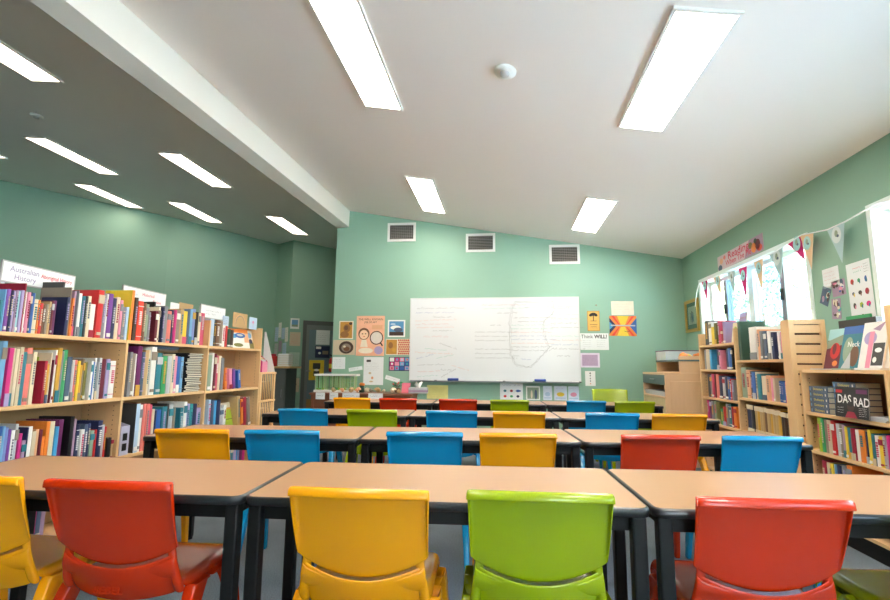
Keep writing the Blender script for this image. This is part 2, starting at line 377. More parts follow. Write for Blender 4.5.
# ------------------------------------------------------------------ TABLES
TW, TD, TH = 1.235, .56, .72
def make_table(label):
    t = thing('classroom_table', label, 'table', (0, 0, 0), 0, 'rows of classroom tables')
    w, d = TW/2-.002, TD/2
        # soft black edge band round the board
    b = MB(); r = .035; n = 5; out = []
    for (cx, cy, a0) in ((w-r, d-r, 0), (-w+r, d-r, 90), (-w+r, -d+r, 180), (w-r, -d+r, 270)):
        for k in range(n+1):
            a = math.radians(a0+90*k/n); out.append((cx+r*math.cos(a), cy+r*math.sin(a), math.cos(a), math.sin(a)))
    bt = MB(); pt = [(x-nx*.010, y-ny*.010) for (x, y, nx, ny) in out]; bt.prism([(x, y, TH-.014) for x, y in pt], (0, 0, .0141), M_lam); bt.build('tabletop', t)
    prof = [(-.012, TH-.002), (-.007, TH+.0006), (-.002, TH-.004), (0, TH-.012), (-.002, TH-.026), (-.03, TH-.028), (-.03, TH-.013)]
    vs = []; N = len(out); K = len(prof)
    for (x, y, nx, ny) in out:
        for (o_, z) in prof: vs.append((x+nx*o_, y+ny*o_, z))
    fs = [(i*K+k, ((i+1) % N)*K+k, ((i+1) % N)*K+(k+1) % K, i*K+(k+1) % K) for i in range(N) for k in range(K)]
    b.add(vs, fs, M_edge, True); b.build('edge_band', t)
    b = MB(); z0, z1 = TH-.075, TH-.029; i = .045
    b.box((-w+i, -d+i, z0), (w-i, -d+i+.025, z1), M_black); b.box((-w+i, d-i-.025, z0), (w-i, d-i, z1), M_black)
    b.box((-w+i, -d+i+.025, z0), (-w+i+.025, d-i-.025, z1), M_black); b.box((w-i-.025, -d+i+.025, z0), (w-i, d-i-.025, z1), M_black); b.build('frame_rail', t)
    for sx in (-1, 1):
        for sy in (-1, 1):
            b = MB(); cx, cy = sx*(w-.035), sy*(d-.035)
            b.rbox((cx-.021, cy-.021, .012), (cx+.021, cy+.021, TH-.028), M_black, .006)
            leg = b.build('leg', t)
            b = MB(); b.lathe([(.0, 0), (.022, 0), (.022, .012), (0, .012)], (cx, cy, 0), mat('rubber_foot', rgb(20,20,20), .8), 12); b.build('foot_pad', leg)
    return t
TROWS = [((-.81, 1.46), 2.8), ((-.81, 2.655), 5.0), ((-.79, 3.93), 3.2), ((-.79, 5.32), 2.6)]
TLAB = [['long birch-topped table at the front left, behind the red and yellow chairs', 'front middle table that the nearest yellow and lime chairs are tucked under', 'front right table, the pale daylit one behind the nearest red chair'],
        ['second-row left table with the yellow and blue chairs before the bookcase', 'second-row middle table between the blue and yellow chairs', 'second-row right table with red and blue chairs by the slatted panel'],
        ['third-row left table behind the blue and lime chairs', 'third-row middle table with a blue and a yellow chair', 'third-row right table ending beside the far right bookcase'],
        ['farthest-row left table in front of the brown nature desk', 'farthest-row middle table just below the whiteboard', 'farthest-row right table before the corner cabinet']]
t0 = None
def rowpt(r, s, off=0.0):
    (px, py), a = TROWS[r]; a = math.radians(a)
    return (px+s*math.cos(a)-off*math.sin(a), py+s*math.sin(a)+off*math.cos(a), a)
for r in range(4):
    for c in range(3):
        if t0 is None: t0 = t = make_table(TLAB[0][0])
        else: t = copy_tree(t0); t['label'] = TLAB[r][c]
        x, y, a = rowpt(r, (c-.5)*TW, TD/2)
        t.location = (x, y, 0); t.rotation_euler = (0, 0, a)

# ------------------------------------------------------------------ CHAIRS
def plastic(name, c, rough=.24):
    return mat(name, rgb(*c), rough=rough, spec=.5, coat=.3, noise=.025, nscale=9, bump=.02)
CH = {'red': plastic('red_plastic', (196,42,0)), 'yellow': plastic('yellow_plastic', (238,156,0)), 'lime': plastic('lime_plastic', (150,168,0)), 'blue': plastic('blue_plastic', (0,134,184))}
BT = .235     # how far behind the chair's centre the top of its back is
def grid_mesh(F, nu, nv, m, thick, name, parent, closed=False, sub=1):
    vs = [F(i/(nu-1), j/(nv-1)) for j in range(nv) for i in range(nu)]
    fs = [(j*nu+i, j*nu+i+1, (j+1)*nu+i+1, (j+1)*nu+i) for j in range(nv-1) for i in range(nu-1)]
    b = MB(); b.add(vs, fs, m, True); o = b.build(name, parent)
    s = o.modifiers.new('thickness', 'SOLIDIFY'); s.thickness = thick; s.offset = 0
    if sub:
        s = o.modifiers.new('sub', 'SUBSURF'); s.levels = s.render_levels = sub
    return o
def interp(keys, t):
    n = len(keys)-1; k = min(int(t*n), n-1); f = t*n-k
    return keys[k]*(1-f)+keys[k+1]*f
def make_chair(m):
    t = thing('student_chair', '', 'chair', (0, 0, 0), 0, 'coloured plastic student chairs')
    # backrest: bowed panel with top and side edges rolled backwards
    TOP = [(0, 0), (.007, .006), (.018, .008), (.028, .004), (.032, -.006), (.031, -.016)]   # roll over the top edge: back, up
    def F(u, v):
        s = 2*u-1; ns = abs(s); sg = 1 if s > 0 else -1
        hw = .208-.011*(1-v)
        roll = max(0, (ns-.84)/.16); topr = max(0, (v-.70)/.30)
        x = sg*min(ns/.84, 1)*(hw-.007)
        if roll > 0: x = sg*(hw-.007+.007*math.sin(min(1, roll*1.8)*PI/2))
        zlow = .562-.060*(1-min(1, ns/.9)**2)
        ztop = .764-.005*ns**2
        vv = min(v/.70, 1)
        z = zlow+(ztop-zlow)*vv
        y = -.170-(z-.44)*.20+.026*(ns**2)+.010*(1-vv)**2
        ds = .036*roll*(.35+.65*vv**.7) if roll > 0 else 0
        dt = 0
        if topr > 0:
            n = len(TOP)-1; k = min(int(topr*n), n-1); f = topr*n-k
            dt = TOP[k][0]*(1-f)+TOP[k+1][0]*f; z += TOP[k][1]*(1-f)+TOP[k+1][1]*f
        return Vector((x, y-max(ds, dt), z))
    grid_mesh(F, 29, 23, m, .0055, 'backrest', t)
    # seat shell: waterfall front, flat pan, rear rising into a shallow band under the backrest
    prof = [(.212, .395), (.214, .425), (.200, .449), (.15, .456), (.05, .452), (-.05, .448), (-.12, .450), (-.160, .462), (-.178, .485), (-.186, .505)]
    def S(u, v):
        s = 2*u-1; n = len(prof)-1; k = min(int(v*n), n-1); f = v*n-k
        y = prof[k][0]*(1-f)+prof[k+1][0]*f; z = prof[k][1]*(1-f)+prof[k+1][1]*f
        e = max(0, (abs(s)-.84)/.16)
        rise = max(0, (v-.62)/.38)
        hw = (.205-.012*(1-v)) - .02*rise
        x = (min(abs(s)/.84, 1)*(hw-.008)+.008*math.sin(min(1, e*1.5)*PI/2))*(1 if s > 0 else -1)
        z += -.032*e*(1-rise) - .010*(1-s*s)*(1-rise)*.6
        z += rise*(.045*abs(s)**2-.012)
        y += rise*.028*abs(s)**2
        return Vector((x, y, z))
    grid_mesh(S, 23, 22, m, .0055, 'seat', t)
    # lower rear band beneath the slot, hanging from the seat's rear edge
    def B(u, v):
        s = 2*u-1; ns = abs(s)
        z = .388+.02*ns**2+(.500+.040*ns**2-.388-.02*ns**2)*v
        y = -.176-.014*v+.030*ns**2+.03*(1-v)**2
        return Vector((s*(.183-.01*(1-v)), y, z))
    rb = grid_mesh(B, 15, 9, m, .0055, 'rear_band', t)
    b = MB(); p = PL(b, (0, -.1905, .428), (1, 0, 0), (0, .06, 1)); p.text('SEBEL', 0, 0, .028, m, .004, 'CENTER', .01, 1.35)
    k = b.build('embossed_lettering', rb)
    sd = k.modifiers.new('depth', 'SOLIDIFY'); sd.thickness = .003; sd.offset = 0
    for sx in (-1, 1):
        # upright that carries the backrest
        b = MB(); path = [(.186, -.118, .405, .030, .026), (.186, -.140, .45, .028, .024), (.176, -.152, .50, .026, .018), (.172, -.158, .545, .024, .014), (.170, -.164, .60, .020, .008), (.170, -.176, .65, .014, .004)]
        vs = []; fs = []
        for (x, y, z, hx, hy) in path:
            for (a, c) in ((-1,-1),(1,-1),(1,1),(-1,1)): vs.append((sx*x+a*hx*.62, y+c*hy*.6, z))
        for i in range(len(path)-1):
            for q in range(4): fs.append((i*4+q, i*4+(q+1) % 4, (i+1)*4+(q+1) % 4, (i+1)*4+q))
        fs += [(0,3,2,1), tuple(4*(len(path)-1)+q for q in range(4))]
        b.add(vs, fs, m, True); o = b.build('back_upright', t); md = o.modifiers.new('sub', 'SUBSURF'); md.levels = md.render_levels = 2
        o.modifiers.new('x', 'BEVEL').width = .003
        for sy in (-1, 1):
            # channel legs that rise over the seat side in a rounded shoulder
            if sy > 0: path = [(.196, .055, .405, .020, .040), (.207, .085, .430, .021, .040), (.214, .118, .385, .020, .034), (.221, .148, .27, .018, .026), (.228, .178, .13, .016, .021), (.232, .195, .0, .015, .018)]
            else: path = [(.196, -.030, .405, .020, .040), (.207, -.062, .430, .021, .040), (.214, -.100, .385, .020, .036), (.221, -.145, .27, .018, .028), (.228, -.190, .13, .016, .022), (.232, -.215, .0, .015, .018)]
            vs = []; fs = []
            for (x, y, z, hx, hy) in path:
                for (a, c) in ((-1,-1),(1,-1),(1,1),(-1,1)): vs.append((sx*x+a*hx, y+c*hy, z))
            for i in range(len(path)-1):
                for q in range(4): fs.append((i*4+q, i*4+(q+1) % 4, (i+1)*4+(q+1) % 4, (i+1)*4+q))
            fs += [(0,3,2,1), tuple(4*(len(path)-1)+q for q in range(4))]
            b = MB(); b.add(vs, fs, m, True); o = b.build('leg', t)
            md = o.modifiers.new('soft', 'BEVEL'); md.width = .007; md.segments = 2; md.limit_method = 'ANGLE'
            md = o.modifiers.new('sub', 'SUBSURF'); md.levels = md.render_levels = 1
    return t
proto = {}
def chair(colour, x, y, label, rz=0.0, scale=1.0):
    """x, y: where the top of the back is; rz: heading"""
    if not proto:
        t = make_chair(CH[colour]); proto['all'] = t
        def walk(o):
            for ch in o.children:
                if ch.type == 'MESH':
                    for s in ch.material_slots: s.link = 'OBJECT'; s.material = CH[colour]
                walk(ch)
        walk(t)
    else:
        t = copy_tree(proto['all'])
        def walk(o):
            for ch in o.children:
                if ch.type == 'MESH':
                    for s in ch.material_slots: s.material = CH[colour]
                walk(ch)
        walk(t)
    t['label'] = label; t.scale = (scale,)*3
    t.location = (x-BT*scale*math.sin(rz), y+BT*scale*math.cos(rz), 0); t.rotation_euler = (0, 0, rz)
    return t
R_ = math.radians
CHAIRS = [  # colour, x, y of the back's top, heading in degrees, label
 ('yellow', -1.712, 1.385, 2, 'yellow chair cut by the left edge of the view in the front row'),
 ('red', -1.208, 1.395, 2, 'front row red chair at the left, its seat showing beside its back'),
 ('yellow', -.426, 1.418, 2, 'large yellow chair in the front row left of the big lime one'),
 ('lime', .095, 1.46, 2, 'large lime green chair in the centre of the front row'),
 ('red', .732, 1.488, 3, 'large red chair at the right of the front row with a white highlight'),
 ('lime', 1.30, 1.50, 6, 'lime chair at the lower right corner, only its seat in view'),
 ('yellow', None, 0, 5, 'second row yellow chair in front of the left bookcase'),
 ('blue', None, 0, 5, 'second row blue chair beside the leftmost yellow one'),
 ('blue', None, 0, 5, 'second row blue chair behind the big front yellow chair'),
 ('yellow', None, 0, 5, 'second row yellow chair behind the big lime chair'),
 ('red', None, 0, 5, 'red chair in the second row, right of centre'),
 ('blue', None, 0, 5, 'blue chair at the right end of the second row'),
 ('blue', None, 0, 3, 'third row blue chair at the left end before the rack'),
 ('lime', None, 0, 3, 'third row lime chair near the left table joint'),
 ('blue', None, 0, 3, 'third row blue chair in the middle of the row'),
 ('yellow', None, 0, 3, 'third row yellow chair in the middle, right of the blue one'),
 ('blue', None, 0, 3, 'third row blue chair right of centre with bright streaks'),
 ('yellow', None, 0, 3, 'third row yellow chair at the right end by the cabinet'),
 ('yellow', None, 0, 3, 'farthest row yellow chair at the left by the nature desk'),
 ('red', None, 0, 3, 'farthest row red chair before the nature desk'),
 ('red', None, 0, 3, 'farthest row red chair below the yellow sheet on the wall'),
 ('lime', None, 0, 3, 'farthest row lime chair below the picture chart'),
 ('blue', None, 0, 3, 'farthest row blue chair right of the lime one'),
 ('lime', None, 0, 3, 'farthest row lime chair at the right end'),
]
CX = {6: (197.5, 1), 7: (280, 1), 8: (425.5, 1), 9: (517.5, 1), 10: (660, 1), 11: (761.5, 1),
      12: (303, 2), 13: (372, 2), 14: (451.5, 2), 15: (519, 2), 16: (612, 2), 17: (679, 2),
      18: (352, 3), 19: (398, 3), 20: (458, 3), 21: (509.5, 3), 22: (586, 3), 23: (634.5, 3)}
CPOS = {6: (-1.715, 2.530), 7: (-1.214, 2.575), 8: (-0.435, 2.644), 9: (0.067, 2.686), 10: (0.818, 2.752), 11: (1.345, 2.797), 12: (-1.641, 3.838), 13: (-1.071, 3.870), 14: (-0.427, 3.905), 15: (0.109, 3.935), 16: (0.830, 3.975), 17: (1.340, 4.004), 18: (-1.679, 5.235), 19: (-1.166, 5.258), 20: (-0.508, 5.288), 21: (0.047, 5.313), 22: (0.855, 5.349), 23: (1.357, 5.372), }
for i, (c, x, y, dg, lb) in enumerate(CHAIRS):
    if x is None: x, y = CPOS[i]
    chair(c, x, y, lb, R_(dg))
chair('lime', 1.36, 6.62, 'lone lime chair beyond the last table, near the back wall', R_(178), 1.09)

# ------------------------------------------------------------------ BOOKCASES
DEP = .30
def bookcase(name, label, side, ya, yb, zs, ztop, ends=(True, True), sideh=None, group=None, tk=.02, kick=True):
    """side 'L': open towards +x with its front at x=-2.65; 'R': open towards -x with its front at x=2.15"""
    xf = -2.65 if side == 'L' else 2.15; s = -1 if side == 'L' else 1
    t = thing(name, label, 'bookcase', (xf+s*DEP/2, (ya+yb)/2, 0), 0, group)
    ox, oy = t.location.x, t.location.y
    def bx(x0, y0, z0, x1, y1, z1, m, nme, par=t, bev=.0015):
        b = MB(); b.box((x0-ox, y0-oy, z0), (x1-ox, y1-oy, z1), m); return b.build(nme, par, bevel=bev)
    sh = sideh or (ztop, ztop)
    if ends[0]: bx(xf, ya, 0, xf+s*DEP, ya+tk, sh[0], M_shelf, 'side_panel')
    if ends[1]: bx(xf, yb-tk, 0, xf+s*DEP, yb, sh[1], M_shelf, 'side_panel')
    a0 = ya+(tk if ends[0] else 0); a1 = yb-(tk if ends[1] else 0)
    bx(xf+s*(DEP-.008), a0, 0, xf+s*DEP, a1, ztop, M_shelf2, 'back_panel', bev=0)
    for z in zs:
        bx(xf+s*.004, a0, z-.022, xf+s*(DEP-.008), a1, z, M_shelf, 'shelf')
    if kick: bx(xf+s*.03, a0, 0, xf+s*.045, a1, zs[-1]-.022, M_black if side == 'R' else M_shelf2, 'plinth')  # right plinths black, imitating the shadow band under the cases
    # peg holes in the sides
    b = MB()
    for yy, d in ((a1-.0008, 1), (a0+.0008, -1)):
        for xx in (.05, DEP-.06):
            for k in range(36):
                z = .16+k*.032
                if z < ztop-.05 and all(abs(z-q+.01) > .03 for q in zs):
                    b.box((xf+s*xx-.003-ox, yy-.0006-oy, z-.003), (xf+s*xx+.003-ox, yy+.0006-oy, z+.003), M_groove)
    b.build('peg_holes', t)
    return t
SL = 'left row of maple bookcases'; SR = 'right row of maple bookcases'
bookcase('bookcase', 'maple bookcase at the far left with three packed shelves and the history sign on top', 'L', 2.16, 3.12, [1.29, .89, .48, .10], 1.295, (True, True), (1.29, 1.29), SL)
bookcase('bookcase', 'middle left maple bookcase holding the tall stack of brown magazines', 'L', 3.122, 4.045, [1.29, .89, .485, .10], 1.295, (False, False), None, SL)
bookcase('bookcase', 'taller left maple bookcase at the end of the row next to the pine rack', 'L', 4.047, 5.01, [1.29, .885, .49, .10], 1.50, (True, True), (1.52, 1.52), SL)
bookcase('bookcase', 'far right maple bookcase next to the corner cabinet, four narrow shelves', 'R', 4.835, 5.69, [1.37, 1.11, .82, .56, .29, .08], 1.375, (True, True), (1.50, 1.50), SR)
bookcase('bookcase', 'middle right maple bookcase with tall books above and tan journals below', 'R', 3.985, 4.833, [1.20, .86, .56, .29, .08], 1.205, (False, False), None, SR)
bookcase('bookcase', 'nearest right maple bookcase holding the dictionaries and display books', 'R', 3.045, 3.862, [1.12, .82, .56, .27, .13], 1.125, (True, True), (1.115, 1.115), SR)
# slatwall end panels
for (ya, yb, lb) in ((3.867, 3.975, 'slatted maple end panel standing between two right-hand bookcases'), (2.93, 3.04, 'tall maple end panel cut by the right edge of the view')):
    t = thing('slat_panel', lb, 'display panel', (2.27 if ya > 3 else 2.33, (ya+yb)/2-(0 if ya > 3 else .01), 0), 0, 'slatted end panels'); xe = .09 if ya > 3 else .15
    b = MB(); d = (yb-ya)/2
    b.rbox((-.165, -d, 0), (-.125, d, 1.49), M_shelf, .004); b.rbox((xe-.035, -d, 0), (xe, d, 1.49), M_shelf, .004); b.box((-.125, -d, 1.455), (xe-.035, d, 1.49), M_shelf); b.build('panel_frame', t)
    b = MB(); b.box((-.125, -d+.02, 0), (xe-.035, d-.02, 1.455), M_groove); b.build('groove_core', t)
    z = 1.455
    while z > .1:
        b = MB(); b.box((-.125, -d+.006, z-.066), (xe-.035, d-.006, z-.006), M_shelf); b.build('slat', t, bevel=.002); z -= .074

# ------------------------------------------------------------------ BOOKS
SHN = {'A1': 'top shelf of the near left bookcase', 'A2': 'second shelf of the near left bookcase', 'A3': 'third shelf of the near left bookcase', 'A4': 'lowest shelf of the near left bookcase',
 'B1': 'top of the middle left bookcase', 'B2': 'shelf beside the magazine stack', 'B3': 'shelf below the magazine stack',
 'C1': 'top shelf of the tall left bookcase', 'C2': 'second shelf, tall left bookcase', 'C3': 'third shelf, tall left bookcase', 'C4': 'lowest shelf, tall left bookcase',
 'D1': 'top of the far right bookcase', 'D2': 'second shelf, far right bookcase', 'D3': 'third shelf, far right bookcase', 'D4': 'fourth shelf, far right bookcase',
 'E1': 'top of the middle right bookcase', 'E2': 'second shelf, middle right bookcase', 'E3': 'third shelf, middle right bookcase',
 'F3': 'shelf below the dictionaries', 'F4': 'lowest visible shelf, nearest right bookcase'}
ZB = {'A': [1.29,.89,.48,.10], 'B': [1.29,.89,.485,.10], 'C': [1.29,.885,.49,.10], 'D': [1.37,1.11,.82,.56], 'E': [1.20,.86,.56], 'F': [1.12,.82,.56,.27]}
def contrast(c):
    r, g, b_, _ = PAL[c]
    return random.choice(['slate','crimson','taupe','teal','grey','rose']) if .3*r+.6*g+.1*b_ > .28 else random.choice(['beige','white','mustard','pale grey','lilac'])
def book_mesh(w, h, d, c, cov, side, style, rn):
    """book standing on its tail edge: local y thickness, spine at x=0 facing the room, body behind it"""
    s = -1 if side == 'L' else 1; hard = rn.random() < .4
    tk = .0028 if hard else .0012
    m = pal(c); mc = pal(cov) if cov else m
    b = MB()
    # cover: two boards and a slightly rounded spine
    b.box((s*.003, 0, 0), (s*d, tk, h), mc); b.box((s*.003, w-tk, 0), (s*d, w, h), mc)
    n = 5; pts = []
    for k in range(n+1):
        a = PI*k/n; pts.append((s*(.003-(min(.004, w*.2) if hard else .0015)*math.sin(a)), w*(k/n)))
    vs = [(x, y, z) for z in (0, h) for (x, y) in pts]+[(s*(.003+tk), w, 0), (s*(.003+tk), 0, 0), (s*(.003+tk), w, h), (s*(.003+tk), 0, h)]
    N = n+1
    fs = [(k, k+1, N+k+1, N+k) for k in range(n)]+[(2*N, 2*N+1, 2*N+3, 2*N+2)]+[tuple(range(N))+(2*N, 2*N+1), tuple(range(N, 2*N))[::-1]+(2*N+3, 2*N+2)]
    b.add(vs, fs, m)
    # spine lettering and bands
    k = contrast(c); mk = pal(k); off = -(.0048 if hard else .0022)
    e = s*off
    def band(z0, z1, mm, ya=.12, yb=.88):
        b.box((s*.002, w*ya, z0), (e, w*yb, z1), mm)
    st = style
    if w > .008:
        if st == 0:
            zt = h*rn.uniform(.78, .9); zb_ = h*rn.uniform(.25, .5); z = zb_
            while z < zt:
                l = rn.uniform(.006, .014); band(z, min(z+l, zt), mk, .34, .66); z += l+.004
        elif st == 1:
            band(h*.72, h*.9, mk, .0, 1.0); band(h*.06, h*.12, mk, .15, .85)
        elif st == 2:
            band(h*.86, h*.875, mk, 0, 1); band(h*.1, h*.115, mk, 0, 1)
            z = h*.4
            while z < h*.75: band(z, z+.009, mk, .3, .7); z += .013
        elif st == 3:
            band(h*.04, h*.12, pal('white'), .1, .9)
        elif st == 4:
            band(0.001, h*.22, mk, 0.0, 1.0)
    return b
books_seen = {}; book_recs = []
